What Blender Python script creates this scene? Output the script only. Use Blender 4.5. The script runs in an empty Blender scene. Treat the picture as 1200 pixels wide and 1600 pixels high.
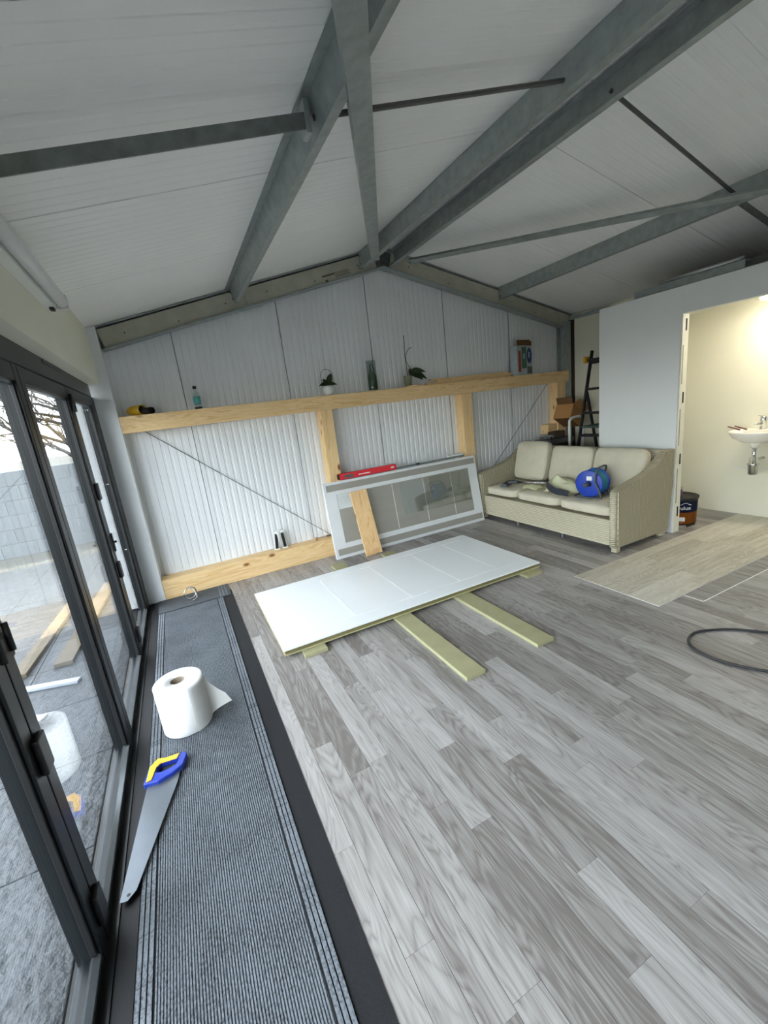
import bpy, bmesh, math, random
from mathutils import Vector, Matrix, noise
random.seed(7)
PI = math.pi
C = bpy.context.scene.collection
scene = bpy.context.scene

# ------------------------------------------------------------------ camera
cam_d = bpy.data.cameras.new('camera')
cam = bpy.data.objects.new('camera', cam_d); C.objects.link(cam)
cam_d.sensor_fit = 'VERTICAL'; cam_d.sensor_height = 36.0
cam_d.lens = 36.0 * 666.616 / 1600.0
cam_d.clip_start = 0.02; cam_d.clip_end = 300
yaw, pit, rol = math.radians(24.72595), math.radians(-13.89739), math.radians(-6.93997)
fw = Vector((math.sin(yaw)*math.cos(pit), math.cos(yaw)*math.cos(pit), math.sin(pit)))
rt = Vector((math.cos(yaw), -math.sin(yaw), 0)); up = rt.cross(fw)
r2 = math.cos(rol)*rt + math.sin(rol)*up; u2 = -math.sin(rol)*rt + math.cos(rol)*up
M = Matrix((r2, u2, -fw)).transposed().to_4x4(); M.translation = Vector((0, 0, 1.55))
cam.matrix_world = M
scene.camera = cam

# ------------------------------------------------------------------ sky, sun, exposure
w = bpy.data.worlds.new('sky'); scene.world = w; w.use_nodes = True
nt = w.node_tree; bg = nt.nodes['Background']
sky = nt.nodes.new('ShaderNodeTexSky'); sky.sky_type = 'NISHITA'
sky.sun_disc = False; sky.sun_elevation = math.radians(47); sky.sun_rotation = math.radians(125)
sky.air_density = 1.0; sky.dust_density = 2.5; sky.ozone_density = 1.0
mx = nt.nodes.new('ShaderNodeMix'); mx.data_type = 'RGBA'
mx.inputs[0].default_value = 0.85
mx.inputs[7].default_value = (0.95, 0.978, 1.0, 1)
sc_ = nt.nodes.new('ShaderNodeVectorMath'); sc_.operation = 'SCALE'; sc_.inputs['Scale'].default_value = 0.55
nt.links.new(sky.outputs[0], sc_.inputs[0])
nt.links.new(sc_.outputs[0], mx.inputs[6]); nt.links.new(mx.outputs[2], bg.inputs[0])
bg.inputs[1].default_value = 5.5
sun_d = bpy.data.lights.new('sun', 'SUN'); sun_d.energy = 13.0; sun_d.angle = math.radians(1.0)
sun_d.color = (1.0, 0.90, 0.76)
sun = bpy.data.objects.new('sun', sun_d); C.objects.link(sun)
sun.rotation_euler = (math.radians(43), 0, math.radians(122))
vs = scene.view_settings
vs.view_transform = 'Standard'; vs.look = 'None'; vs.gamma = 1.0; vs.use_curve_mapping = False
vs.exposure = 0.74

# ------------------------------------------------------------------ materials
MATS = {}
def lin(c):
    return tuple((x/12.92 if x <= 0.04045 else ((x+0.055)/1.055)**2.4) for x in c)
def S(r, g, b): return lin((r/255., g/255., b/255.))
def newmat(name):
    m = bpy.data.materials.new(name); m.use_nodes = True
    MATS[name] = m
    return m, m.node_tree, m.node_tree.nodes['Principled BSDF']
def coords(nt, scale=(1, 1, 1), rnd=False, kind='Object'):
    tc = nt.nodes.new('ShaderNodeTexCoord'); mp = nt.nodes.new('ShaderNodeMapping')
    mp.inputs['Scale'].default_value = scale
    if rnd:
        oi = nt.nodes.new('ShaderNodeObjectInfo')
        ml = nt.nodes.new('ShaderNodeVectorMath'); ml.operation = 'SCALE'; ml.inputs['Scale'].default_value = 1.0
        cb = nt.nodes.new('ShaderNodeCombineXYZ')
        m1 = nt.nodes.new('ShaderNodeMath'); m1.operation = 'MULTIPLY'; m1.inputs[1].default_value = 37.0
        nt.links.new(oi.outputs['Random'], m1.inputs[0])
        for i in range(3): nt.links.new(m1.outputs[0], cb.inputs[i])
        ad = nt.nodes.new('ShaderNodeVectorMath'); ad.operation = 'ADD'
        nt.links.new(tc.outputs[kind], ad.inputs[0]); nt.links.new(cb.outputs[0], ad.inputs[1])
        nt.links.new(ad.outputs[0], mp.inputs['Vector'])
    else:
        nt.links.new(tc.outputs[kind], mp.inputs['Vector'])
    return mp.outputs[0]
def noise_n(nt, vec, scale, detail=4, rough=.55, dist=0):
    n = nt.nodes.new('ShaderNodeTexNoise'); n.inputs['Scale'].default_value = scale
    n.inputs['Detail'].default_value = detail; n.inputs['Roughness'].default_value = rough
    n.inputs['Distortion'].default_value = dist
    nt.links.new(vec, n.inputs['Vector']); return n
def ramp_n(nt, fac, stops):
    r = nt.nodes.new('ShaderNodeValToRGB'); cr = r.color_ramp
    while len(cr.elements) < len(stops): cr.elements.new(0.5)
    for e, (p, c) in zip(cr.elements, stops):
        e.position = p; e.color = (*c, 1)
    nt.links.new(fac, r.inputs[0]); return r
def bump_n(nt, bs, h, strength, dist=.002):
    b = nt.nodes.new('ShaderNodeBump'); b.inputs['Strength'].default_value = strength
    b.inputs['Distance'].default_value = dist
    nt.links.new(h, b.inputs['Height']); nt.links.new(b.outputs[0], bs.inputs['Normal']); return b
def mk(name, col, rough=.5, metal=0, var=.12, scale=6, bump=0, bscale=60, stretch=(1, 1, 1), rnd=True, dist=.002, spec=.5):
    m, nt, bs = newmat(name)
    v = coords(nt, stretch, rnd)
    n = noise_n(nt, v, scale)
    a = tuple(max(0, c*(1-var)) for c in col); b = tuple(min(1, c*(1+var)) for c in col)
    r = ramp_n(nt, n.outputs['Fac'], [(.3, a), (.7, b)])
    nt.links.new(r.outputs[0], bs.inputs['Base Color'])
    bs.inputs['Roughness'].default_value = rough; bs.inputs['Metallic'].default_value = metal
    bs.inputs['Specular IOR Level'].default_value = spec
    if bump:
        n2 = noise_n(nt, v, bscale, 3); bump_n(nt, bs, n2.outputs['Fac'], bump, dist)
    return m
def wood(name, cols, axis, rough=.6, ring=9., knots=True):
    m, nt, bs = newmat(name)
    st = [ring, ring, ring]; st[axis] = ring*.07
    v = coords(nt, tuple(st), True)
    n = noise_n(nt, v, 1.0, 5, .6, 1.2)
    wv = nt.nodes.new('ShaderNodeMath'); wv.operation = 'MULTIPLY'; wv.inputs[1].default_value = 7.0
    nt.links.new(n.outputs['Fac'], wv.inputs[0])
    fr = nt.nodes.new('ShaderNodeMath'); fr.operation = 'PINGPONG'; fr.inputs[1].default_value = 0.5
    nt.links.new(wv.outputs[0], fr.inputs[0])
    f2 = nt.nodes.new('ShaderNodeMath'); f2.operation = 'MULTIPLY'; f2.inputs[1].default_value = 2.0
    nt.links.new(fr.outputs[0], f2.inputs[0])
    r = ramp_n(nt, f2.outputs[0], [(0, cols[0]), (.5, cols[1]), (1, cols[2])])
    out = r.outputs[0]
    if knots:
        st2 = [5.0, 5.0, 5.0]; st2[axis] = 2.6
        v2 = coords(nt, tuple(st2), True)
        vo = nt.nodes.new('ShaderNodeTexVoronoi'); vo.inputs['Scale'].default_value = 1.0
        nt.links.new(v2, vo.inputs['Vector'])
        kr = ramp_n(nt, vo.outputs['Distance'], [(.05, (.30, .14, .06)), (.12, (1, 1, 1))])
        mxn = nt.nodes.new('ShaderNodeMix'); mxn.data_type = 'RGBA'; mxn.blend_type = 'MULTIPLY'; mxn.inputs[0].default_value = 1
        nt.links.new(out, mxn.inputs[6]); nt.links.new(kr.outputs[0], mxn.inputs[7]); out = mxn.outputs[2]
    nt.links.new(out, bs.inputs['Base Color']); bs.inputs['Roughness'].default_value = rough
    return m

mk('white_panel', S(226, 228, 229), .32, var=.02, scale=2)
mk('panel_back', S(95, 96, 96), .8)
mk('ceiling_white', S(243, 243, 241), .5, var=.02, scale=2)
mk('cream_paint', S(226, 225, 208), .6, var=.02, scale=3)
mk('white_paint', S(226, 229, 230), .55, var=.02, scale=3)
mk('partition_white', S(224, 226, 224), .55, var=.015, scale=2)
mk('bath_cream', S(232, 228, 208), .45, var=.02, scale=2)
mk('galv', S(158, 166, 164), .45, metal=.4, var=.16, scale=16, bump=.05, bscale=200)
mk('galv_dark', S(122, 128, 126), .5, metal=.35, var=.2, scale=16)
mk('rod_steel', S(96, 96, 96), .5, metal=.5, var=.15)
mk('fire_board', S(176, 174, 158), .8, var=.09, scale=9, bump=.1, bscale=120)
mk('board_ink', S(92, 84, 66), .8)
mk('screw', S(40, 40, 38), .5, metal=.6)
PINE = (S(226, 190, 136), S(236, 206, 156), S(216, 174, 116))
wood('pine_x', PINE, 0); wood('pine_z', PINE, 2); wood('pine_y', PINE, 1)
wood('pine_red', (S(228, 186, 130), S(236, 202, 152), S(216, 168, 110)), 2, .5, 14.)
mk('anthracite', S(21, 25, 27), .36, var=.08, scale=20, bump=.03, bscale=300, spec=.35)
mk('black_plastic', S(24, 25, 26), .45, var=.1)
mk('black_rubber', S(22, 23, 25), .8, var=.35, scale=160, bump=.3, bscale=260)
mk('track_black', S(15, 15, 16), .6, var=.2)
mk('felt', S(78, 82, 86), .95, var=.2, scale=60, bump=.3, bscale=220)
mk('chrome', S(205, 208, 210), .16, metal=1, var=.03)
mk('alu', S(205, 207, 208), .35, metal=.9, var=.05)
mk('bead', S(120, 126, 130), .22, metal=.5, var=.1)
mk('paper', S(246, 246, 243), .9, var=.012, scale=8, bump=.25, bscale=120)
mk('cardboard_core', S(150, 135, 118), .9)
mk('saw_steel', S(116, 122, 128), .36, metal=.7, var=.08, scale=5)
mk('saw_blue', S(32, 58, 160), .45, var=.06)
mk('saw_yellow', S(236, 178, 42), .5, var=.06)
mk('gloss_white', S(240, 244, 244), .25, var=.01, scale=2)
mk('film_white', S(222, 224, 224), .3, var=.04, scale=5)
mk('board_edge', S(176, 170, 128), .75, var=.08, scale=20)
mk('panel_core', S(120, 112, 74), .8, var=.12)
mk('mdf_green', S(163, 159, 122), .7, var=.06, scale=10, bump=.06, bscale=120)
mk('shell_grey', S(156, 153, 143), .55, var=.05, scale=3, bump=.35, bscale=9, dist=.004, stretch=(1, 1, 3))
mk('line_white', S(236, 238, 236), .5)
mk('film_clear', S(214, 220, 218), .15, var=.1, scale=14, bump=.6, bscale=18, dist=.006)
mk('red_box', S(216, 40, 52), .4, var=.05)
mk('cushion_fabric', S(202, 194, 172), .95, var=.06, scale=7, bump=.35, bscale=420, dist=.001)
mk('cloth_yellow', S(255, 252, 222), .95, var=.03, scale=12, bump=.1, bscale=160)
mk('reel_blue', S(24, 62, 168), .4, var=.08)
mk('cable_teal', S(24, 128, 156), .45, var=.08)
mk('dark_grey_plastic', S(70, 74, 78), .5, var=.1)
mk('slate_strap', S(88, 95, 106), .7, var=.08)
mk('cable_black', S(42, 42, 44), .5, var=.1)
mk('wire_steel', S(104, 108, 110), .45, metal=.6)
mk('leaf_green', S(58, 78, 42), .45, var=.25, scale=14)
mk('stem_brown', S(80, 70, 50), .7, var=.2)
mk('pot_white', S(228, 230, 226), .3, var=.03)
mk('pot_green', S(120, 124, 96), .35, var=.08)
mk('moss', S(70, 74, 46), .95, var=.4, scale=60)
mk('cardboard', S(174, 126, 76), .85, var=.08, scale=8)
mk('cardboard_dark', S(110, 76, 44), .85, var=.08, scale=8)
mk('glove_yellow', S(202, 160, 36), .6, var=.12, scale=30)
mk('glove_black', S(34, 28, 24), .8, var=.2, scale=30)
mk('teal_label', S(90, 170, 168), .5, var=.25, scale=30)
mk('box_green', S(66, 110, 80), .5, var=.4, scale=14)
mk('box_pale', S(168, 180, 182), .5, var=.12, scale=14)
mk('box_red', S(170, 70, 58), .5, var=.2, scale=14)
mk('box_blue', S(26, 52, 110), .5, var=.15)
mk('bucket_dark', S(34, 40, 52), .35, var=.1)
mk('bucket_navy', S(22, 44, 96), .35, var=.08)
mk('bucket_orange', S(206, 122, 48), .4, var=.3, scale=12)
mk('tin_purple', S(92, 62, 104), .4, var=.1)
mk('tin_rim', S(176, 170, 158), .35, metal=.6)
mk('ceramic', S(244, 240, 230), .12, var=.01)
mk('pen_red', S(96, 30, 38), .5)
mk('ladder_black', S(26, 26, 26), .55, var=.15)
mk('ladder_green', S(62, 80, 70), .6)
mk('yellow_tool', S(220, 168, 30), .5)
mk('stud_white', S(232, 230, 214), .5, var=.04, scale=10)
mk('stud_slot', S(18, 18, 16), .8)
mk('stud_print', S(150, 152, 140), .7, var=.2, scale=60)
mk('block_grey', S(84, 90, 94), .9, var=.1, scale=12, bump=.4, bscale=90)
mk('mortar', S(120, 122, 122), .95)
mk('slate', S(46, 50, 53), .5, var=.4, scale=7, bump=1.0, bscale=22, dist=.02)
mk('soil', S(60, 60, 54), .95, var=.3, scale=4, bump=.5, bscale=20)
mk('bark', S(44, 40, 36), .95, var=.2, scale=12)
mk('scrap_wood', S(92, 82, 66), .8, var=.2, scale=6)
mk('scrap_white', S(150, 156, 166), .5)
mk('hose_yellow', S(188, 170, 100), .5)
mk('grey_case', S(96, 98, 98), .6, var=.1)
mk('brown_case', S(70, 58, 44), .7, var=.2)
mk('fitting_white', S(226, 228, 224), .35, var=.02)

# wooden floor planks: grey oak grain, long axis y, each piece with its own shade
def plank_mat(name, dark, mid, light):
    m, nt, bs = newmat(name)
    def scaled(sock, k, add=None):
        q = nt.nodes.new('ShaderNodeMath'); q.operation = 'MULTIPLY_ADD'; q.inputs[1].default_value = k
        nt.links.new(sock, q.inputs[0])
        if add is None: q.inputs[2].default_value = 0
        else: nt.links.new(add, q.inputs[2])
        return q.outputs[0]
    n = noise_n(nt, coords(nt, (30, 1.5, 1), True), 1.0, 5, .6, .8)          # broad streaks
    fine = noise_n(nt, coords(nt, (190, 7, 1), True), 1.0, 3, .6)             # pores
    cat = noise_n(nt, coords(nt, (8, 1.1, 1), True), 1.0, 2, .45, .5)         # cathedral figure
    mu = scaled(cat.outputs['Fac'], 20.0)
    pp = nt.nodes.new('ShaderNodeMath'); pp.operation = 'PINGPONG'; pp.inputs[1].default_value = .5
    nt.links.new(mu, pp.inputs[0])
    oi = nt.nodes.new('ShaderNodeObjectInfo')
    v1 = scaled(n.outputs['Fac'], .40)
    sq = nt.nodes.new('ShaderNodeMath'); sq.operation = 'POWER'; sq.inputs[1].default_value = .5
    nt.links.new(pp.outputs[0], sq.inputs[0])
    v2 = scaled(sq.outputs[0], .20, v1)
    v3 = scaled(fine.outputs['Fac'], .24, v2)
    v4 = scaled(oi.outputs['Random'], .20, v3)
    r = ramp_n(nt, v4, [(.38, dark), (.54, mid), (.70, light)])
    nt.links.new(r.outputs[0], bs.inputs['Base Color'])
    bs.inputs['Roughness'].default_value = .45
    bump_n(nt, bs, v3, .10, .001)
    return m
plank_mat('oak_grey', S(120, 114, 109), S(160, 156, 151), S(184, 180, 177))
plank_mat('oak_pale', S(176, 168, 150), S(206, 200, 184), S(222, 216, 204))

# ribbed carpet
m, nt, bs = newmat('carpet_pile')
v = coords(nt, (1, 1, 1)); n = noise_n(nt, v, 120, 2); n2 = noise_n(nt, v, 5, 3)
ad = nt.nodes.new('ShaderNodeMath'); ad.operation = 'MULTIPLY_ADD'; ad.inputs[1].default_value = .35
nt.links.new(n2.outputs['Fac'], ad.inputs[0]); nt.links.new(n.outputs['Fac'], ad.inputs[2])
r = ramp_n(nt, ad.outputs[0], [(.45, S(64, 68, 72)), (.75, S(118, 124, 130))])
nt.links.new(r.outputs[0], bs.inputs['Base Color']); bs.inputs['Roughness'].default_value = .95
bump_n(nt, bs, n.outputs['Fac'], .6, .002)

# wicker: over-under weave of flat strands as relief
def wicker(name, ax_u, ax_v, col, col2, WV=.3):
    m, nt, bs = newmat(name)
    tc = nt.nodes.new('ShaderNodeTexCoord'); sp = nt.nodes.new('ShaderNodeSeparateXYZ')
    nt.links.new(tc.outputs['Object'], sp.inputs[0])
    def sinw(idx, k, ph=0):
        a = nt.nodes.new('ShaderNodeMath'); a.operation = 'MULTIPLY_ADD'; a.inputs[1].default_value = k; a.inputs[2].default_value = ph
        nt.links.new(sp.outputs[idx], a.inputs[0])
        s = nt.nodes.new('ShaderNodeMath'); s.operation = 'SINE'; nt.links.new(a.outputs[0], s.inputs[0]); return s
    su = sinw(ax_u, 2*PI/.052); sh = sinw(ax_v, 2*PI/.018); sq = sinw(ax_v, 2*PI/.036)
    pr = nt.nodes.new('ShaderNodeMath'); pr.operation = 'MULTIPLY'
    nt.links.new(su.outputs[0], pr.inputs[0]); nt.links.new(sq.outputs[0], pr.inputs[1])
    p2_ = nt.nodes.new('ShaderNodeMath'); p2_.operation = 'MULTIPLY'; p2_.inputs[1].default_value = WV
    nt.links.new(pr.outputs[0], p2_.inputs[0])
    sm = nt.nodes.new('ShaderNodeMath'); sm.operation = 'MULTIPLY_ADD'; sm.inputs[1].default_value = .6
    nt.links.new(sh.outputs[0], sm.inputs[0]); nt.links.new(p2_.outputs[0], sm.inputs[2])
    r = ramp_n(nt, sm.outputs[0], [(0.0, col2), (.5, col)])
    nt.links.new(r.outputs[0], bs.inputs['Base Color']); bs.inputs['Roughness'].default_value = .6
    bump_n(nt, bs, sm.outputs[0], .9, .004)
    return m
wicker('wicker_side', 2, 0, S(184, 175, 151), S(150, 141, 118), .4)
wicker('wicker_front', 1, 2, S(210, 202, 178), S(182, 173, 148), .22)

# clear thin glass
def glass(name, tint, f0=.05):
    m = bpy.data.materials.new(name); m.use_nodes = True; MATS[name] = m
    nt = m.node_tree; nt.nodes.clear()
    o = nt.nodes.new('ShaderNodeOutputMaterial'); mixn = nt.nodes.new('ShaderNodeMixShader')
    tr = nt.nodes.new('ShaderNodeBsdfTransparent'); tr.inputs[0].default_value = (*tint, 1)
    gl = nt.nodes.new('ShaderNodeBsdfGlossy'); gl.inputs['Roughness'].default_value = .004
    ge = nt.nodes.new('ShaderNodeNewGeometry')
    d = nt.nodes.new('ShaderNodeVectorMath'); d.operation = 'DOT_PRODUCT'
    nt.links.new(ge.outputs['Normal'], d.inputs[0]); nt.links.new(ge.outputs['Incoming'], d.inputs[1])
    ab = nt.nodes.new('ShaderNodeMath'); ab.operation = 'ABSOLUTE'; nt.links.new(d.outputs['Value'], ab.inputs[0])
    om = nt.nodes.new('ShaderNodeMath'); om.operation = 'SUBTRACT'; om.inputs[0].default_value = 1; nt.links.new(ab.outputs[0], om.inputs[1])
    pw = nt.nodes.new('ShaderNodeMath'); pw.operation = 'POWER'; pw.inputs[1].default_value = 5; nt.links.new(om.outputs[0], pw.inputs[0])
    ma = nt.nodes.new('ShaderNodeMath'); ma.operation = 'MULTIPLY_ADD'; ma.inputs[1].default_value = 1-f0; ma.inputs[2].default_value = f0
    nt.links.new(pw.outputs[0], ma.inputs[0])
    nt.links.new(ma.outputs[0], mixn.inputs[0]); nt.links.new(tr.outputs[0], mixn.inputs[1]); nt.links.new(gl.outputs[0], mixn.inputs[2])
    nt.links.new(mixn.outputs[0], o.inputs[0])
    return m
glass('pane_glass', (.97, .985, .98)); glass('bottle_clear', (.86, .92, .91), .06); glass('film_glass', (.93, .95, .95), .12)

# lit lamp diffuser
m, nt, bs = newmat('lamp_glow')
n = noise_n(nt, coords(nt), 3); r = ramp_n(nt, n.outputs['Fac'], [(0, (1, .93, .78)), (1, (1, .93, .78))])
nt.links.new(r.outputs[0], bs.inputs['Emission Color']); bs.inputs['Emission Strength'].default_value = 33.0

# ------------------------------------------------------------------ mesh helpers
def bm_(): return bmesh.new()
def box(bm, x0, x1, y0, y1, z0, z1, mtx=None):
    if x0 > x1: x0, x1 = x1, x0
    if y0 > y1: y0, y1 = y1, y0
    if z0 > z1: z0, z1 = z1, z0
    vs = [bm.verts.new((x, y, z)) for x in (x0, x1) for y in (y0, y1) for z in (z0, z1)]
    for f in ((0, 1, 3, 2), (4, 6, 7, 5), (0, 4, 5, 1), (2, 3, 7, 6), (0, 2, 6, 4), (1, 5, 7, 3)):
        bm.faces.new([vs[i] for i in f])
    if mtx is not None: bmesh.ops.transform(bm, matrix=mtx, verts=vs)
    return vs
def bxb(x0, x1, y0, y1, z0, z1, bevel=0, mtx=None, seg=2):
    bm = bm_(); box(bm, x0, x1, y0, y1, z0, z1, mtx)
    if bevel: bmesh.ops.bevel(bm, geom=bm.edges[:], offset=bevel, segments=seg, affect='EDGES', profile=.6)
    return bm
def prism(bm, poly, fn, a, b):
    """poly: list of 2D; fn(p, t) -> 3D"""
    A = [bm.verts.new(fn(p, a)) for p in poly]; B = [bm.verts.new(fn(p, b)) for p in poly]
    n = len(poly)
    bm.faces.new(A); bm.faces.new(B[::-1])
    for i in range(n):
        bm.faces.new((A[i], B[i], B[(i+1) % n], A[(i+1) % n]))
    return A + B
def lathe(bm, prof, n=24, c=(0, 0, 0), mtx=None):
    rings = []; vs = []
    for r, z in prof:
        if r < 1e-6:
            v = bm.verts.new((c[0], c[1], c[2]+z)); rings.append([v]); vs.append(v)
        else:
            rg = [bm.verts.new((c[0]+r*math.cos(2*PI*i/n), c[1]+r*math.sin(2*PI*i/n), c[2]+z)) for i in range(n)]
            rings.append(rg); vs += rg
    for a, b in zip(rings, rings[1:]):
        for i in range(n):
            j = (i+1) % n
            if len(a) == 1 and len(b) == 1: continue
            if len(a) == 1: bm.faces.new((a[0], b[i], b[j]))
            elif len(b) == 1: bm.faces.new((a[i], b[0], a[j]))
            else: bm.faces.new((a[i], a[j], b[j], b[i]))
    if mtx is not None: bmesh.ops.transform(bm, matrix=mtx, verts=vs)
    return vs
def tube(bm, pts, r, n=8, closed=False, caps=True):
    pts = [Vector(p) for p in pts]; k = len(pts)
    rs = r if isinstance(r, (list, tuple)) else [r]*k
    rings = []; prev = None
    for i, p in enumerate(pts):
        if closed: t = (pts[(i+1) % k]-pts[i-1]).normalized()
        elif i == 0: t = (pts[1]-p).normalized()
        elif i == k-1: t = (p-pts[i-1]).normalized()
        else: t = (pts[i+1]-pts[i-1]).normalized()
        if prev is None:
            a = Vector((0, 0, 1)) if abs(t.z) < .9 else Vector((1, 0, 0))
            u = t.cross(a).normalized()
        else:
            u = (prev - t*prev.dot(t)).normalized()
        prev = u; v = t.cross(u)
        rings.append([bm.verts.new(p + rs[i]*(math.cos(2*PI*j/n)*u + math.sin(2*PI*j/n)*v)) for j in range(n)])
    m = k if closed else k-1
    for i in range(m):
        a, b = rings[i], rings[(i+1) % k]
        for j in range(n): bm.faces.new((a[j], a[(j+1) % n], b[(j+1) % n], b[j]))
    if caps and not closed:
        bm.faces.new(rings[0][::-1]); bm.faces.new(rings[-1])
    return [v for r_ in rings for v in r_]
def arc(pts, sub=6):
    """smooth polyline (Catmull-Rom)"""
    P = [Vector(p) for p in pts]; out = []
    for i in range(len(P)-1):
        p0 = P[max(i-1, 0)]; p1 = P[i]; p2 = P[i+1]; p3 = P[min(i+2, len(P)-1)]
        for s in range(sub):
            t = s/sub
            out.append(.5*((2*p1)+(p2-p0)*t+(2*p0-5*p1+4*p2-p3)*t*t+(3*p1-p0-3*p2+p3)*t**3))
    out.append(P[-1]); return out
def mesh_of(name, bm, mat, smooth=False):
    bmesh.ops.recalc_face_normals(bm, faces=bm.faces[:])
    me = bpy.data.meshes.new(name); bm.to_mesh(me); bm.free()
    me.materials.append(MATS[mat])
    if smooth:
        for p in me.polygons: p.use_smooth = True
    return me
def props(o, label=None, cat=None, group=None, kind=None):
    if label: o['label'] = label
    if cat: o['category'] = cat
    if group: o['group'] = group
    if kind: o['kind'] = kind
    return o
def link(name, me, parent=None, loc=None):
    o = bpy.data.objects.new(name, me); C.objects.link(o)
    if parent is not None: o.parent = parent
    if loc is not None: o.location = loc
    return o
WORLD = {}
def empty(name, loc, rot=(0, 0, 0), label=None, cat=None, group=None, kind=None):
    o = bpy.data.objects.new(name, None); C.objects.link(o); o.empty_display_size = .05
    o.location = loc; o.rotation_euler = rot
    return props(o, label, cat, group, kind)
def part(name, bm, mat, parent, smooth=False, world=False, label=None):
    """child mesh; coordinates local to the parent, or world coordinates if world"""
    if world:
        off = Vector((0, 0, 0)); p = parent
        while p is not None: off += p.location; p = p.parent
        bmesh.ops.translate(bm, vec=-off, verts=bm.verts[:])
    # own origin at the centre of its bounds
    c = Vector([ (min(v.co[i] for v in bm.verts)+max(v.co[i] for v in bm.verts))/2 for i in range(3)])
    bmesh.ops.translate(bm, vec=-c, verts=bm.verts[:])
    o = link(name, mesh_of(name, bm, mat, smooth), parent, c)
    if label: o['label'] = label
    return o
def solo(name, bm, mat, label, cat, group=None, kind=None, smooth=False):
    """one-mesh thing built in world coordinates, origin at its base"""
    c = Vector([(min(v.co[i] for v in bm.verts)+max(v.co[i] for v in bm.verts))/2 for i in range(2)] + [min(v.co.z for v in bm.verts)])
    bmesh.ops.translate(bm, vec=-c, verts=bm.verts[:])
    o = link(name, mesh_of(name, bm, mat, smooth), None, c)
    return props(o, label, cat, group, kind)

# ------------------------------------------------------------------ room dimensions (metres)
D = 4.53            # gable wall
XD = -.515          # inner face of the bifold doors
XL = -.44           # lintel face
XR = 5.20           # right wall
YF = -4.6           # wall behind
RX, RZ, RS = 2.37, 3.16, .2545
def roof_z(x): return RZ - RS*abs(x-RX)

# floor ------------------------------------------------------------
mk('floor_base', S(84, 80, 76), .7, var=.1)
fl = solo('floor', bxb(XD-.09, XR+.1, YF-.1, D+.1, -.12, -.0012), 'floor_base', 'grey oak plank floor of the whole room', 'floor', kind='structure')
PW, PL = .0995, .92
pm = mesh_of('plank', bxb(-PW/2+.0009, PW/2-.0009, -PL/2+.0004, PL/2-.0004, -.004, 0), 'oak_grey')
half = {}
known_end = {0: .846, 2: .621, 4: 1.055, 6: .757, 7: 1.217, 8: .522, 9: 1.027, 5: 1.43}
nrow = 0; x = .2045+.04
rows = int((5.19-.2)/PW)+1
for i in range(-1, rows-1):
    xc = .284 + PW*(i+.5)
    y0 = known_end.get(i, (.62*i*.53 + .37*math.sin(i*2.3)) % PL)
    y = y0 - PL*math.ceil((y0+.3)/PL)
    while y < D-.02:
        a, b = max(y, -.3), min(y+PL, D-.01)
        if b-a > .05:
            if abs((b-a)-PL) < 1e-4: me = pm
            else: me = mesh_of('plank', bxb(-PW/2+.0009, PW/2-.0009, -(b-a)/2+.0004, (b-a)/2-.0004, -.004, 0), 'oak_grey')
            o = link('plank', me, fl, Vector((xc, (a+b)/2, 0)) - fl.location)
        y += PL
# bathroom floor strip beyond the partition shares the base sheet

# gable wall: ribbed sandwich panels ---------------------------------
wb = solo('wall_back', bxb(XL-.2, XR+.2, D+.012, D+.1, 0, 2.42), 'panel_back', 'white ribbed sandwich panel gable wall', 'wall', kind='structure')
def ribbed(x0, x1, top, bottom, yface, period=.0625, depth=.0035):
    bm = bm_(); prof = []
    n = int(round((x1-x0)/period))
    for k in range(n):
        a = x0 + k*period
        prof += [(a, 0), (a+period*.58, 0), (a+period*.66, depth), (a+period*.92, depth)]
    prof = [(min(p[0], x1), p[1]) for p in prof] + [(x1, 0)]
    lo = [bm.verts.new((px, yface+py, bottom)) for px, py in prof]
    hi = [bm.verts.new((px, yface+py, top(px))) for px, py in prof]
    lob = [bm.verts.new((x0, yface+.012, bottom)), bm.verts.new((x1, yface+.012, bottom))]
    hib = [bm.verts.new((x0, yface+.012, top(x0))), bm.verts.new((x1, yface+.012, top(x1)))]
    for i in range(len(prof)-1): bm.faces.new((lo[i], lo[i+1], hi[i+1], hi[i]))
    bm.faces.new((lo[0], hi[0], hib[0], lob[0])); bm.faces.new((lo[-1], lob[1], hib[1], hi[-1]))
    return bm
seams = [-.81, .188, 1.188, 2.176, 3.164, 4.155, 5.2]
for a, b in zip(seams, seams[1:]):
    a2 = max(a, XL-.15)+.003; b2 = b-.003
    part('panel', ribbed(a2, b2, lambda q: roof_z(q)+.01, 0, D), 'white_panel', wb, world=True)
# gable above 2.42 backing
bm = bm_(); prism(bm, [(XL-.2, 2.42), (XR+.2, 2.42), (XR+.2, roof_z(XR+.2)), (RX, RZ), (XL-.2, roof_z(XL-.2))], lambda p, t: (p[0], t, p[1]), D+.012, D+.1)
part('gable_backing', bm, 'panel_back', wb, world=True)

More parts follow.
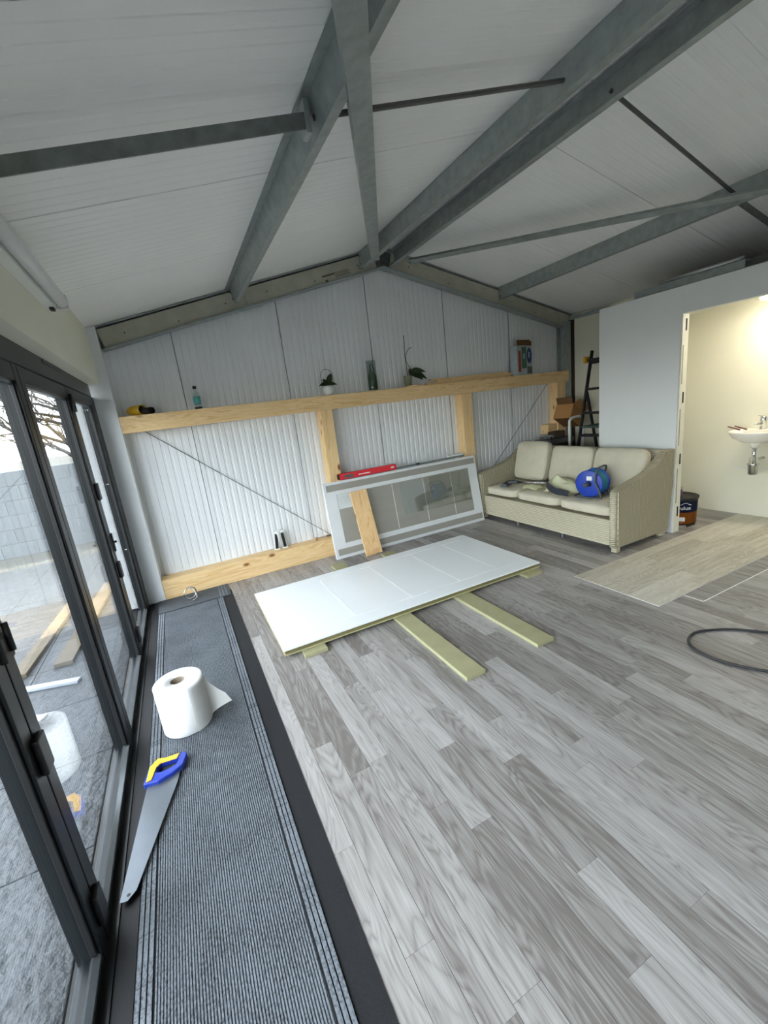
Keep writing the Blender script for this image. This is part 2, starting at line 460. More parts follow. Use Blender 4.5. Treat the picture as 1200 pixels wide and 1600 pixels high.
# ceiling: ribbed panels running down each slope ------------------------
bm = bm_()
prism(bm, [(XL-.6, roof_z(XL-.6)+.02), (RX, RZ+.02), (XR+.3, roof_z(XR+.3)+.02), (XR+.3, roof_z(XR+.3)+.10), (RX, RZ+.10), (XL-.6, roof_z(XL-.6)+.10)], lambda p, t: (p[0], t, p[1]), YF-.1, D+.1)
ce = solo('ceiling', bm, 'panel_back', 'pitched white ribbed panel ceiling under the roof', 'ceiling', kind='structure')
def ceil_panel(y0, y1, xa, xb, period=.0625, depth=.0022):
    bm = bm_(); n = int(round((y1-y0)/period)); prof = []
    for k in range(n):
        a = y0+k*period
        prof += [(a, 0), (a+period*.6, 0), (a+period*.68, depth), (a+period*.92, depth)]
    prof = [(min(p[0], y1), p[1]) for p in prof]+[(y1, 0)]
    L = [bm.verts.new((xa, py, roof_z(xa)+d)) for py, d in prof]; R = [bm.verts.new((xb, py, roof_z(xb)+d)) for py, d in prof]
    for i in range(len(prof)-1): bm.faces.new((L[i], L[i+1], R[i+1], R[i]))
    for i in (0, -1):
        a = bm.verts.new((xa, prof[i][0], roof_z(xa)+.018)); b = bm.verts.new((xb, prof[i][0], roof_z(xb)+.018))
        bm.faces.new((L[i], R[i], b, a))
    return bm
yy = 2.41-7
while yy < D-.1:
    g0 = .0025 if abs(yy-2.41) < .01 else .0006; g1 = .0025 if abs(yy-1.41) < .01 else .0006
    y0, y1 = max(yy, YF)+g0, min(yy+1.0, D+.005)-g1
    for xa, xb in ((XL-.5, RX-.002), (RX+.002, XR+.2)):
        part('ceiling_panel', ceil_panel(y0, y1, xa, xb), 'ceiling_white', ce, world=True)
    yy += 1.0

# left wall: lintel over the doors, and the white pillar at its end -------
YP = 4.37   # camera-facing side of the pillar
bm = bm_()
prism(bm, [(XL, 2.0), (XL, roof_z(XL)+.02), (XL-.28, roof_z(XL-.28)+.02), (XL-.28, 2.0)], lambda p, t: (p[0], t, p[1]), YF, YP)
wl = solo('wall_left', bm, 'cream_paint', 'cream lintel wall above the folding glass doors', 'wall', kind='structure')
solo('wall_left_pillar', bxb(XL-.28, -.372, YP, D, 0, 2.45, .004), 'white_paint', 'white boxed pillar between the glass doors and the gable wall', 'wall', kind='structure')
bm = bm_(); box(bm, XL-.28, XL, YF, -3.58, 0, 2.0)
solo('wall_left_end', bm, 'cream_paint', 'cream wall at the other end of the glass doors', 'wall', kind='structure')
# wall behind and right wall
bm = bm_(); prism(bm, [(XL-.3, 0), (XR+.2, 0), (XR+.2, roof_z(XR+.2)), (RX, RZ), (XL-.3, roof_z(XL-.3))], lambda p, t: (p[0], t, p[1]), YF-.1, YF)
solo('wall_front', bm, 'white_panel', 'white panel wall at the far end from the gable shelf', 'wall', kind='structure')
solo('wall_right', bxb(XR, XR+.1, YF, D, 0, roof_z(XR)+.01), 'bath_cream', 'cream wall behind the washbasin and the black ladder', 'wall', kind='structure')

# partition with doorway (bathroom box) -----------------------------------
PX0, PX1, PT = 4.205, 4.31, 2.245
YJ, YE, YN = 2.435, 3.25, 1.45
pw = empty('wall_partition', (PX0, 2.4, 0), label='white plasterboard partition with the open bathroom doorway', cat='wall', kind='structure')
part('plasterboard', bxb(PX0, PX1, YJ, YE, 0, PT, .002), 'partition_white', pw, world=True)
part('door_head', bxb(PX0, PX1, YN, YJ-.0005, 2.022, PT), 'partition_white', pw, world=True)
part('plasterboard', bxb(PX0, PX1, YF, YN-.0005, 0, PT), 'partition_white', pw, world=True)
bw = solo('wall_bathroom', bxb(PX1, XR, YE-.09, YE, 0, PT), 'partition_white', 'white end wall of the bathroom box beside the ladder', 'wall', kind='structure')
bm = bm_(); box(bm, PX1, XR, YF, YE-.09, 2.10, PT)
solo('ceiling_bathroom', bm, 'bath_cream', 'low cream ceiling inside the bathroom', 'ceiling', kind='structure')
# slotted metal stud on the jamb
st = empty('trim_1', (PX0+.05, YJ, 0), label='slotted white metal stud lining the doorway jamb', cat='trim', kind='structure')
part('stud_face', bxb(PX0+.012, PX1-.004, YJ-.008, YJ-.0005, 0, 2.018), 'stud_white', st, world=True)
for z in (.16, .68, 1.25, 1.88):
    part('slot', bxb(PX0+.055, PX0+.075, YJ-.0095, YJ-.0082, z, z+.10), 'stud_slot', st, world=True)
for z, h in ((.30, .34), (.86, .34), (1.42, .34)):
    part('print_strip', bxb(PX0+.026, PX0+.04, YJ-.0088, YJ-.0081, z, z+h), 'stud_print', st, world=True)

# ------------------------------------------------------------------ bifold doors
joints = [4.235, 3.335, 2.345, 1.365, .385, -.595, -1.575, -2.555, -3.535]  # last two leaves and longer room added out of view for more daylight
fr = empty('trim_2', (XD-.03, 1.3, 0), label='anthracite aluminium frame around the folding doors', cat='trim', kind='structure')
part('head', bxb(XD-.075, XD, -3.58, 4.29, 1.9, 1.998, .002), 'anthracite', fr, world=True)
part('jamb', bxb(XD-.075, XD, 4.24, YP-.001, 0, 1.9, .002), 'anthracite', fr, world=True)
part('jamb', bxb(XD-.075, XD, -3.58, -3.54, 0, 1.9, .002), 'anthracite', fr, world=True)
part('vent_slot', bxb(XD-.012, XD+.004, 2.86, 3.28, 1.972, 1.992, .002), 'black_plastic', fr, world=True)
tk = empty('trim_3', (-.47, 1.3, -.012), label='black floor track along the foot of the glass doors', cat='trim', kind='structure')
part('track', bxb(XD-.09, -.432, -3.58, YP-.001, -.012, .003), 'track_black', tk, world=True)
part('track_rail', bxb(-.497, -.490, -3.58, YP-.002, .003, .009), 'anthracite', tk, world=True)
DLAB = ['glass folding door leaf next to the white pillar', 'glass folding door leaf second from the white pillar', 'glass folding door leaf third from the white pillar, beside the paper roll',
        'glass folding door leaf fourth from the white pillar, by the saw tip', 'glass folding door leaf fifth from the white pillar', 'glass folding door leaf sixth from the white pillar', 'added unseen glass folding door leaf seventh from the white pillar', 'added unseen glass folding door leaf farthest from the white pillar']
SW = .062; DT = .066
for i in range(8):
    y1, y0 = joints[i]-.003, joints[i+1]+.003
    d = empty('door_%d' % (i+1), (XD-DT/2, (y0+y1)/2, .006), label=DLAB[i], cat='door', kind='structure')
    x0, x1 = XD-DT, XD
    for ya, yb in ((y0, y0+SW), (y1-SW, y1)):
        bm = bxb(x0, x1, ya, yb, .006, 1.894, .003)
        part('stile', bm, 'anthracite', d, world=True)
    part('rail', bxb(x0, x1-.001, y0+SW, y1-SW, 1.825, 1.893, .002), 'anthracite', d, world=True)
    part('rail', bxb(x0, x1-.001, y0+SW, y1-SW, .007, .042, .002), 'anthracite', d, world=True)
    gx = XD-.040
    # glazing beads on the room side
    bd = bm_()
    prism(bd, [(gx+.014, .042), (x1-.003, .042), (x1-.004, .047), (gx+.020, .058), (gx+.014, .060)], lambda p, t: (p[0], t, p[1]), y0+SW, y1-SW)
    part('glazing_bead', bd, 'bead', d, world=True)
    part('glazing_bead', bxb(gx+.014, x1-.012, y0+SW, y1-SW, 1.810, 1.825), 'bead', d, world=True)
    part('pane', bxb(gx-.002, gx+.002, y0+SW-.004, y1-SW+.004, .036, 1.831), 'pane_glass', d, world=True)
    for ya, yb in ((y0+SW, y0+SW+.012), (y1-SW-.012, y1-SW)): part('glazing_bead', bxb(gx+.014, x1-.010, ya, yb, .061, 1.809, .002), 'black_plastic', d, world=True)
    # groove line between leaves: slim gasket
    part('gasket', bxb(x0+.004, x1-.012, y0-.0028, y0-.0004, .01, 1.89), 'black_plastic', d, world=True)
    if i in (0, 2):      # hinges that bridge leaf joints
        zs = (1.74, 1.17, .62, .12) if i == 0 else (1.80, 1.02, .67, .10)
        yj = joints[i+1]
        for z in zs[0:]:
            h = .11 if not (i == 2 and z == 1.02) else .07
            bm = bxb(x1+.0005, x1+.018, yj-.03, yj+.03, z, z+h, .004)
            hg = part('hinge', bm, 'black_plastic', d, world=True)
            if i == 2 and z == 1.02:
                bm = bm_(); tube(bm, [(x1+.022, yj+.01, z+.02), (x1+.022, yj+.01, z+h+.03)], .008, 8); part('pin', bm, 'black_plastic', hg, True, True)
    if i == 0:
        hd = part('handle', bxb(x1+.003, x1+.014, y0+.012, y0+.040, .80, .93, .004), 'black_plastic', d, world=True)
        part('lever', bxb(x1+.014, x1+.030, y0+.018, y0+.034, .86, .875, .003), 'black_plastic', hd, world=True)
        for z in (1.79, 1.19, .62):
            bm = bm_(); lathe(bm, [(0, 0), (.007, 0), (.007, .004), (.003, .006), (0, .006)], 10, mtx=Matrix.Translation((gx+.006, y1-SW-.022, z)) @ Matrix.Rotation(PI/2, 4, 'Y'))
            part('glazing_clip', bm, 'chrome', d, True, True)

# ------------------------------------------------------------------ roof steel
def slope_frame(side):
    """unit vectors: s down the slope, n pointing down away from the roof"""
    k = 1/math.hypot(1, RS)
    if side < 0: return Vector((-k, 0, -RS*k)), Vector((RS*k, 0, -k))
    return Vector((k, 0, -RS*k)), Vector((-RS*k, 0, -k))
# rafters on the gable
def rafter(side, label, joints_x, xe):
    s, n = slope_frame(side)
    L = abs(xe-RX)/abs(s.x)
    o = Vector((RX, 0, RZ-.006))
    r = empty('rafter_beam', (xe, 4.43, roof_z(xe)-.2), label=label, cat='beam', group='galvanised gable rafters')
    def seg(a, b, h0, h1, ya, yb):
        bm = bm_()
        P = [o+s*a+n*h0, o+s*b+n*h0, o+s*b+n*h1, o+s*a+n*h1]
        if a == 0:
            P[0].x = RX+(.0005 if side > 0 else -.0005); P[0].z = o.z - h0/abs(n.z); P[3].x = P[0].x; P[3].z = o.z - h1/abs(n.z)
        prism(bm, [(p.x, p.z) for p in P], lambda p, t: (p[0], t, p[1]), ya, yb)
        return bm
    part('top_flange', seg(0, L, .0, .008, 4.40, 4.515), 'galv', r, world=True)
    part('bottom_flange', seg(0, L, .172, .182, 4.40, 4.515), 'galv', r, world=True)
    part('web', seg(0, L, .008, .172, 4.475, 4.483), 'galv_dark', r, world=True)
    xs = [0.12] + [abs(j-RX)/abs(s.x) for j in joints_x] + [L-.03]
    for a, b in zip(xs, xs[1:]):
        bd = part('fire_board', seg(a+.002, b-.002, .020, .166, 4.418, 4.436), 'fire_board', r, world=True)
        k = 2 if b-a > .6 else 1
        for q in range(k+1):
            t = a + (b-a)*(.15+.35*q)
            c = o+s*t+n*(.10+.03*(q % 2))
            bm = bm_(); lathe(bm, [(0, 0), (.006, 0), (.006, .002), (0, .002)], 8, mtx=Matrix.Translation((c.x, 4.4178, c.z)) @ Matrix.Rotation(PI/2, 4, 'X'))
            part('screw', bm, 'screw', bd, world=True)
    return r, s, n, o
rl, sl, nl, ol = rafter(-1, 'galvanised rafter with board infill ending by the white pillar', [.86], -.41)
rr, sr, nr, orr = rafter(1, 'galvanised rafter with board infill ending above the cardboard box corner', [3.95], 5.16)
# printed stamp near the ridge of the left rafter board: CE mark and small print lines
def text_mesh(txt, size, mat, name, extrude=.0004):
    cu = bpy.data.curves.new('t', 'FONT'); cu.body = txt; cu.size = size; cu.extrude = extrude; cu.resolution_u = 3
    o = bpy.data.objects.new('t', cu); C.objects.link(o)
    dg = bpy.context.evaluated_depsgraph_get(); dg.update()
    me = bpy.data.meshes.new_from_object(o.evaluated_get(dg)); me.name = name
    bpy.data.objects.remove(o); me.materials.clear(); me.materials.append(MATS[mat]); return me
th = math.atan(RS)
me = text_mesh('CE', .055, 'board_ink', 'stamp')
fb = [c for c in rl.children if c.name.startswith('fire_board')][0]
def on_board(a, h, me, name):
    c = ol+sl*a+nl*h
    o = link(name, me, fb); o.rotation_euler = (PI/2, -th, 0)
    o.location = Vector((c.x, 4.4172, c.z)) - rl.location - fb.location
    return o
on_board(.33, .145, me, 'print_mark')
bm = bm_()
for k in range(4): box(bm, -.09, .09-.02*(k % 2), k*.013, k*.013+.005, 0, .0005)
on_board(.52, .15, mesh_of('print_lines', bm, 'board_ink'), 'print_lines')
bm = bm_(); box(bm, 0, .14, 0, .016, 0, .0005); box(bm, .02, .05, -.055, -.03, 0, .0005)
on_board(.75, .12, mesh_of('print_lines', bm, 'board_ink'), 'print_lines')

# purlins (Z / C sections along y)
def purlin(name, xw, depth, flange, fdir, side, label, y0, y1, lip=.012, group='galvanised roof purlins', holes=True, vertical=False):
    t = .004
    s, n = slope_frame(side)
    if vertical: n = Vector((0, 0, -1)); s = Vector((fdir, 0, 0)) if False else Vector((1 if side > 0 else -1, 0, 0))
    o = Vector((xw, 0, roof_z(xw)-.002))
    ex = Vector((fdir, 0, 0)) if vertical else (s if (s.x > 0) == (fdir > 0) else -s)
    r = empty(name, (xw, (y0+y1)/2, o.z-depth), label=label, cat='purlin', group=group)
    def pr(a0, a1, h0, h1):
        bm = bm_(); P = [o+ex*a0+n*h0, o+ex*a1+n*h0, o+ex*a1+n*h1, o+ex*a0+n*h1]
        prism(bm, [(p.x, p.z) for p in P], lambda p, q: (p[0], q, p[1]), y0, y1); return bm
    part('web', pr(0, t, 0, depth), 'galv', r, world=True)
    part('flange', pr(t, flange, depth-t, depth), 'galv', r, world=True)
    part('lip', pr(flange-t, flange, depth-t-lip, depth-t), 'galv', r, world=True)
    part('top_flange', pr(-flange*.8, 0, 0, t) if name == 'purlin' and not vertical else pr(t, flange, 0.012, .012+t), 'galv', r, world=True)
    cl = part('end_cleat', pr(-.006, -.001, .02, depth-.015), 'galv_dark', r, world=True) if False else None
    for h in (.04, depth-.03):
        c = o+n*h-ex*.004
        bm = bm_(); lathe(bm, [(0, 0), (.009, 0), (.009, .008), (0, .008)], 6, mtx=Matrix.Translation((c.x, y1-.03, c.z)) @ Matrix.Rotation(PI/2 if fdir < 0 else -PI/2, 4, 'Y'))
        part('bolt', bm, 'galv_dark', r, world=True)
    return r
purlin('purlin', .745, .125, .05, 1, -1, 'galvanised purlin above the flat strut end bracket', YF, 4.395)
purlin('ridge_purlin', 2.09, .145, .055, 1, -1, 'deep galvanised ridge purlin on the door side of the ridge', YF, 4.395, group='twin ridge purlins', vertical=True)
purlin('ridge_purlin', 2.50, .150, .05, -1, 1, 'deep galvanised ridge purlin on the bathroom side of the ridge', YF, 4.395, group='twin ridge purlins', vertical=True)
purlin('purlin', 3.90, .135, .05, 1, 1, 'galvanised purlin running over the top of the bathroom partition', YF, 4.395, vertical=True)
# sloping wind braces (angles) under the purlins
def brace(label, p0, p1, side, width=.08):
    s, n = slope_frame(side)
    a, b = Vector(p0), Vector(p1); d = (b-a).normalized(); wv = d.cross(n).normalized()
    r = empty('roof_brace', a, label=label, cat='brace', group='galvanised angle braces')
    def bar(u0, u1, v0, v1):
        bm = bm_(); P = [(u0, v0), (u1, v0), (u1, v1), (u0, v1)]
        prism(bm, P, lambda p, t: a+d*t+wv*p[0]+n*p[1], 0, (b-a).length); return bm
    part('flat_leg', bar(-width/2, width/2, 0, .006), 'galv', r, world=True)
    part('upright_leg', bar(width/2-.006 if side < 0 else -width/2, width/2 if side < 0 else -width/2+.006, -.05, -.0005), 'galv', r, world=True)
    bm = bm_(); c = b-d*.04+n*.006
    lathe(bm, [(0, 0), (.012, 0), (.012, .01), (0, .01)], 6, mtx=Matrix.Translation(c) @ n.to_track_quat('Z', 'Y').to_matrix().to_4x4())
    part('bolt', bm, 'galv_dark', r, world=True)
    return r
def rp(x, y, d): return (x, y, roof_z(x)-d)
brace('galvanised angle brace crossing under the door-side purlin to the ridge', rp(-.30, -.62, .158), rp(2.21, 4.27, .145), -1, .085)
brace('galvanised angle brace crossing towards the bathroom from the ridge', rp(4.92, -.35, .168), rp(2.56, 4.24, .150), 1, .075)
# sag rods and flat struts in line at y = 1.86
def rod(p0, p1, label):
    bm = bm_(); tube(bm, [p0, p1], .011, 10)
    r = solo('sag_rod', bm, 'rod_steel', label, 'rod', 'sag rods between the purlins'); return r
rod(rp(.76, 1.86, .075), rp(2.115, 1.82, .095), 'dark steel sag rod joining the door-side purlin to the ridge')
rod(rp(2.49, 1.86, .09), rp(3.905, 1.92, .09), 'dark steel sag rod joining the ridge to the bathroom-side purlin')
s_ = empty('flat_strut', rp(.74, 1.84, .08), label='flat grey steel strut from door-side purlin down to the eaves', cat='strut', group='flat eaves struts')
def strut(root, xa, xb, y, d, h):
    bm = bm_(); prism(bm, [(xa, roof_z(xa)-d), (xb, roof_z(xb)-d), (xb, roof_z(xb)-d-h), (xa, roof_z(xa)-d-h)], lambda p, t: (p[0], t, p[1]), y, y+.006)
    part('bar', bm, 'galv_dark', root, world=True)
strut(s_, -.44, .735, 1.84, .062, .056)
bk = part('bracket', bxb(.715, .738, 1.835, 1.90, roof_z(.73)-.135, roof_z(.73)-.02, .003), 'galv', s_, world=True)
bm = bm_(); lathe(bm, [(0, 0), (.012, 0), (.012, .012), (0, .012)], 6, mtx=Matrix.Translation((.712, 1.86, roof_z(.73)-.10)) @ Matrix.Rotation(-PI/2, 4, 'Y')); part('bolt', bm, 'galv_dark', bk, world=True)
s_ = empty('flat_strut', rp(3.95, 1.95, .08), label='flat dark steel strut from bathroom-side purlin down over the bathroom', cat='strut', group='flat eaves struts')
strut(s_, 3.96, 5.15, 1.95, .05, .055)
# steel corner column and its little tie
cl = empty('steel_column', (5.06, 4.46, 0), label='galvanised steel corner column beside the cardboard box', cat='column')
part('flange', bxb(4.99, 5.12, 4.395, 4.403, 0, 2.36), 'galv', cl, world=True)
part('web', bxb(5.05, 5.058, 4.404, 4.51, 0, 2.36), 'galv', cl, world=True)
part('flange', bxb(4.99, 5.12, 4.511, 4.519, 0, 2.36), 'galv', cl, world=True)
part('filler', bxb(5.155, 5.195, 4.40, 4.52, 0, 2.38), 'brown_case', cl, world=True)
solo('eaves_tie', bxb(5.08, 5.135, 3.80, 4.39, 2.365, 2.405, .003), 'galv', 'short galvanised tie bar at the eaves by the ladder', 'tie bar')

# ------------------------------------------------------------------ timber frame on the gable
YT = 4.372
solo('timber_beam', bxb(-.371, 5.05, YT, D-.002, 1.578, 1.722, .004), 'pine_x', 'long pale pine beam serving as the shelf under the gable', 'beam')
solo('timber_beam', bxb(-.371, 3.30, YT, D-.002, .001, .2, .004), 'pine_x', 'heavy pine sole beam on the floor behind the leaning door', 'beam')
solo('timber_post', bxb(1.43, 1.56, YT+.002, D-.002, .2005, 1.5775, .003), 'pine_z', 'pine post with the red tool box standing before its foot', 'post')
solo('timber_post', bxb(3.24, 3.385, YT+.002, D-.002, .2005, 1.5775, .003), 'pine_z', 'pine post standing nearest the wicker sofa, full height', 'post') if False else None
pp = solo('timber_post', bxb(3.235, 3.38, YT+.002, D-.002, .0, 1.5775, .003), 'pine_z', 'pine post rising beside the wicker sofa end of the leaning door', 'post')
bpy.data.objects['timber_beam.001'].scale = (1, 1, 1)
solo('timber_post', bxb(4.83, 4.98, YT+.002, D-.002, .0, 1.5775, .003), 'pine_z', 'pine post in the corner behind the cardboard box', 'post')
solo('timber_rail', bxb(4.66, 4.829, YT+.02, D-.004, .90, 1.03, .003), 'pine_x', 'short pine rail in the corner under the cardboard box', 'rail')
# knots / screws are in the grain; battens lying on the shelf beam
for k, (a, b, y, z, h) in enumerate([(2.80, 4.08, 4.435, 1.7225, .024), (2.95, 4.12, 4.442, 1.747, .022), (2.86, 4.05, 4.45, 1.7695, .018)]):
    solo('batten', bxb(a, b, y, y+.06, z, z+h, .002), 'pine_x', ['longest pine batten at the bottom of the small stack on the shelf beam', 'middle pine batten of the small stack on the shelf beam', 'thinnest pine batten topping the small stack on the shelf beam'][k], 'batten', 'battens on the shelf beam')
# diagonal bracing wires
bm = bm_(); tube(bm, [(-.214, 4.515, 1.585), (1.40, 4.515, .19)], .0035, 6)
solo('bracing_wire', bm, 'wire_steel', 'thin bracing wire crossing the wall panels towards the leaning door', 'wire')
bm = bm_(); tube(bm, [(4.80, 4.515, 1.585), (3.44, 4.515, .26)], .0035, 6)
solo('bracing_wire', bm, 'wire_steel', 'thin bracing wire crossing the wall panels behind the sofa', 'wire')

# ------------------------------------------------------------------ runner mat
mt = empty('runner_mat', (-.1, 1.5, 0), label='long charcoal ribbed runner mat beside the glass doors', cat='mat')
def strip_profile(x0, x1, y0, y1, n, h0, h1):
    bm = bm_(); prof = []
    p = (x1-x0)/n
    for k in range(n):
        a = x0+k*p
        prof += [(a, h0), (a+p*.2, h1), (a+p*.6, h1), (a+p*.8, h0)]
    prof.append((x1, h0))
    A = [bm.verts.new((q, y0, z)) for q, z in prof]; B = [bm.verts.new((q, y1, z)) for q, z in prof]
    for i in range(len(prof)-1): bm.faces.new((A[i], A[i+1], B[i+1], B[i]))
    return bm
Y0M, Y1M = -1.2, 4.04
part('backing', bxb(-.430, .116, Y0M, Y1M, .0006, .0035), 'black_rubber', mt, world=True)
part('ribbed_pile', strip_profile(-.376, .062, Y0M, Y1M-.002, 52, .0036, .0075), 'carpet_pile', mt, world=True)
for x0 in (-.427, -.411, -.395, .068, .084, .100):
    part('border_stripe', bxb(x0, x0+.0125, Y0M, Y1M-.002, .0036, .0085, .001), 'carpet_pile', mt, world=True)
part('rubber_edge', bxb(.117, .205, Y0M, 4.20, .0006, .003), 'black_rubber', mt, world=True)
fs = empty('felt_strip', (-.1, 4.2, 0), label='dark felt strip across the end of the runner mat', cat='felt')
part('felt', bxb(-.431, .192, 4.055, 4.368, .0038, .009, .002), 'felt', fs, world=True)
for x0 in (.095, .122, .149): part('stripe', bxb(x0, x0+.012, 4.06, 4.364, .0091, .0105), 'carpet_pile', fs, world=True)

# ------------------------------------------------------------------ paper roll
pr_ = empty('paper_roll', (-.243, 2.335, .009), label='large white paper towel roll standing on the runner mat', cat='paper roll')
R0, HR = .122, .265
bm = bm_(); lathe(bm, [(.037, .001), (R0-.004, 0), (R0, .004), (R0, HR-.004), (R0-.004, HR), (.037, HR), (.037, .001)], 64)
part('roll', bm, 'paper', pr_, True)
bm = bm_(); lathe(bm, [(.033, .002), (.0368, .002), (.0368, HR-.002), (.033, HR-.002), (.033, .002)], 32)
part('core', bm, 'cardboard_core', pr_, True)
# loose tail: leaves the roll tangentially on the camera side and flares out to the right
bm = bm_(); nu, nv = 16, 10; grid = []
for i in range(nu+1):
    t = i/nu; row = []
    for j in range(nv+1):
        z = j/nv
        if t < .45:
            a = -1.2 + 1.1*(t/.45); rr_ = R0+.0015+.002*t
            p = Vector((rr_*math.cos(a), rr_*math.sin(a), z*HR*.995+.0005))
        else:
            k = (t-.45)/.55
            a = -1.2+1.1; rr_ = R0+.0025
            base = Vector((rr_*math.cos(a), rr_*math.sin(a), 0)); tg = Vector((-math.sin(a), math.cos(a), 0))
            out = Vector((math.cos(a), math.sin(a), 0))
            hgt = HR*.995*(1-k*.80)**.9
            p = base + tg*(.075*k) + out*(.105*k*k*(1.0-.25*z)) + Vector((0, 0, z*hgt+.0008))
        row.append(bm.verts.new(p))
    grid.append(row)
for i in range(nu):
    for j in range(nv): bm.faces.new((grid[i][j], grid[i+1][j], grid[i+1][j+1], grid[i][j+1]))
bmesh.ops.solidify(bm, geom=bm.faces[:], thickness=.0006)
part('loose_tail', bm, 'paper', pr_, True)

# ------------------------------------------------------------------ hand saw lying flat
SA = Vector((-.352, 1.975, .0095)); tip = Vector((-.472, 1.455, .0095)); ax = (tip-SA); ang = math.atan2(ax.y, ax.x)
sw = empty('hand_saw', SA, (0, 0, ang), 'hand saw with blue and yellow handle lying on the runner mat', 'saw')
bm = bm_(); prism(bm, [(-.02, -.075), (.05, -.068), (.535, -.019), (.535, .006), (.505, .026), (.05, .062), (-.03, .06)], lambda p, t: (p[0], p[1], t), .010, .0118)
bl = part('blade', bm, 'saw_steel', sw)
bm = bm_(); lathe(bm, [(0, .0121), (.006, .0121), (.006, .0124), (0, .0124)], 12, (.515, .004, 0)); hb_ = part('blade_hole', bm, 'black_plastic', bl); hb_.location -= bl.location
def ring_poly(bm, outer, inner, z0, z1):
    n = len(outer)
    oo = [[bm.verts.new((*p, z)) for p in outer] for z in (z0, z1)]; ii = [[bm.verts.new((*p, z)) for p in inner] for z in (z0, z1)]
    for k in range(n):
        l = (k+1) % n
        bm.faces.new((oo[1][k], oo[1][l], ii[1][l], ii[1][k])); bm.faces.new((oo[0][l], oo[0][k], ii[0][k], ii[0][l]))
        bm.faces.new((oo[0][k], oo[0][l], oo[1][l], oo[1][k])); bm.faces.new((ii[0][l], ii[0][k], ii[1][k], ii[1][l]))
outer = [(.035, -.082), (.035, -.02), (.005, .035), (-.03, .072), (-.10, .078), (-.118, .06), (-.105, .02), (-.10, -.03), (-.112, -.06), (-.06, -.085)]
inner = [(-.022, -.042), (-.018, -.02), (-.026, .012), (-.042, .038), (-.075, .046), (-.084, .04), (-.082, .02), (-.078, -.02), (-.076, -.036), (-.05, -.046)]
bm = bm_(); ring_poly(bm, outer, inner, .0005, .030)
bmesh.ops.bevel(bm, geom=bm.edges[:], offset=.003, segments=1, affect='EDGES')
hd = part('handle', bm, 'saw_blue', sw)
bm = bm_(); ring = [(-.108, .045), (-.076, .036), (-.074, -.034), (-.052, -.05), (.020, -.05), (.03, -.072), (-.06, -.080), (-.106, -.056), (-.096, -.02)]
prism(bm, ring, lambda p, t: (p[0], p[1], t), .0295, .0345); bmesh.ops.bevel(bm, geom=bm.edges[:], offset=.0015, segments=1, affect='EDGES')
part('grip_inlay', bm, 'saw_yellow', hd)
hd.children[0].location -= hd.location

# ------------------------------------------------------------------ lying white panel on strips
ps = empty('insulated_panel', (1.5, 3.18, .025), label='big glossy white panel lying flat on green board strips', cat='panel')
part('core', bxb(.372, 2.626, 2.628, 3.722, .0256, .064), 'panel_core', ps, world=True)
part('lower_skin', bxb(.364, 2.634, 2.620, 3.730, .0252, .034), 'board_edge', ps, world=True)
tp = part('top_skin', bxb(.362, 2.636, 2.618, 3.732, .0605, .073, .001), 'gloss_white', ps, world=True)
for xx in (.93, 1.42, 1.88, 2.27): part('groove_line', bxb(xx, xx+.012, 2.76, 3.60, .0731, .0742), 'line_white', tp, world=True)
for ya in (2.745, 3.60): part('groove_line', bxb(.50, 2.50, ya, ya+.012, .0731, .0742), 'line_white', tp, world=True)
for k, (xa, xb, ya, yb, lb) in enumerate([(1.19, 1.322, 1.75, 4.06, 'long green board strip between the lying panel and the open floor, nearer the runner mat'),
                                    (1.735, 1.872, 1.76, 3.97, 'long green board strip reaching out of the lying panel, nearer the sofa'),
                                    (.482, .64, 2.55, 3.72, 'green board strip under the runner mat end of the lying panel'),
                                    (2.42, 2.59, 2.545, 3.70, 'green board strip under the sofa end of the lying panel')]):
    solo('board_strip', bxb(xa, xb, ya, yb, .001, .0248, .001), 'mdf_green', lb, 'board', 'green board strips under the lying panel')

# ------------------------------------------------------------------ leaning wrapped door
y0l, y1l, hl = 4.195, 4.322, .822
lean = math.atan2(y1l-y0l, hl)
ld = empty('leaning_door', (1.315, y0l, .002), (-lean, 0, 0), 'wrapped grey door panel leaning on its long edge against the posts', 'door panel')
LW, LH = 2.005, math.hypot(hl, y1l-y0l)
part('slab', bxb(0, LW, .006, .044, 0, LH, .002), 'film_white', ld)
part('face_panel', bxb(.13, LW-.13, .0045, .0058, .16, LH-.14), 'shell_grey', ld)
part('rail_strip', bxb(.03, LW-.02, .0045, .0058, LH-.098, LH-.028), 'shell_grey', ld)
part('rail_strip', bxb(.03, LW-.02, .0045, .0058, .035, .105), 'shell_grey', ld)
for xx in (.80, 1.21, 1.60): part('groove_line', bxb(xx, xx+.006, .0035, .0044, .17, LH-.15), 'line_white', ld)
part('label_sheet', bxb(.135, .40, .0034, .0044, LH-.30, LH-.142), 'film_clear', ld)
part('wrap_film', bxb(.90, LW-.14, .0030, .0034, .30, LH-.15), 'film_glass', ld)
# pine board leaning on it
yb0, yb1, hb = 4.070, 4.220, .70
a2 = math.atan2(yb1-yb0, hb)
pb = empty('pine_board', (1.70, yb0, .003), (-a2, math.radians(-3), math.radians(0)), 'short reddish pine board leaning against the wrapped door panel', 'board')
part('board', bxb(-.096, .096, -.011, .011, 0, .715, .002), 'pine_red', pb)
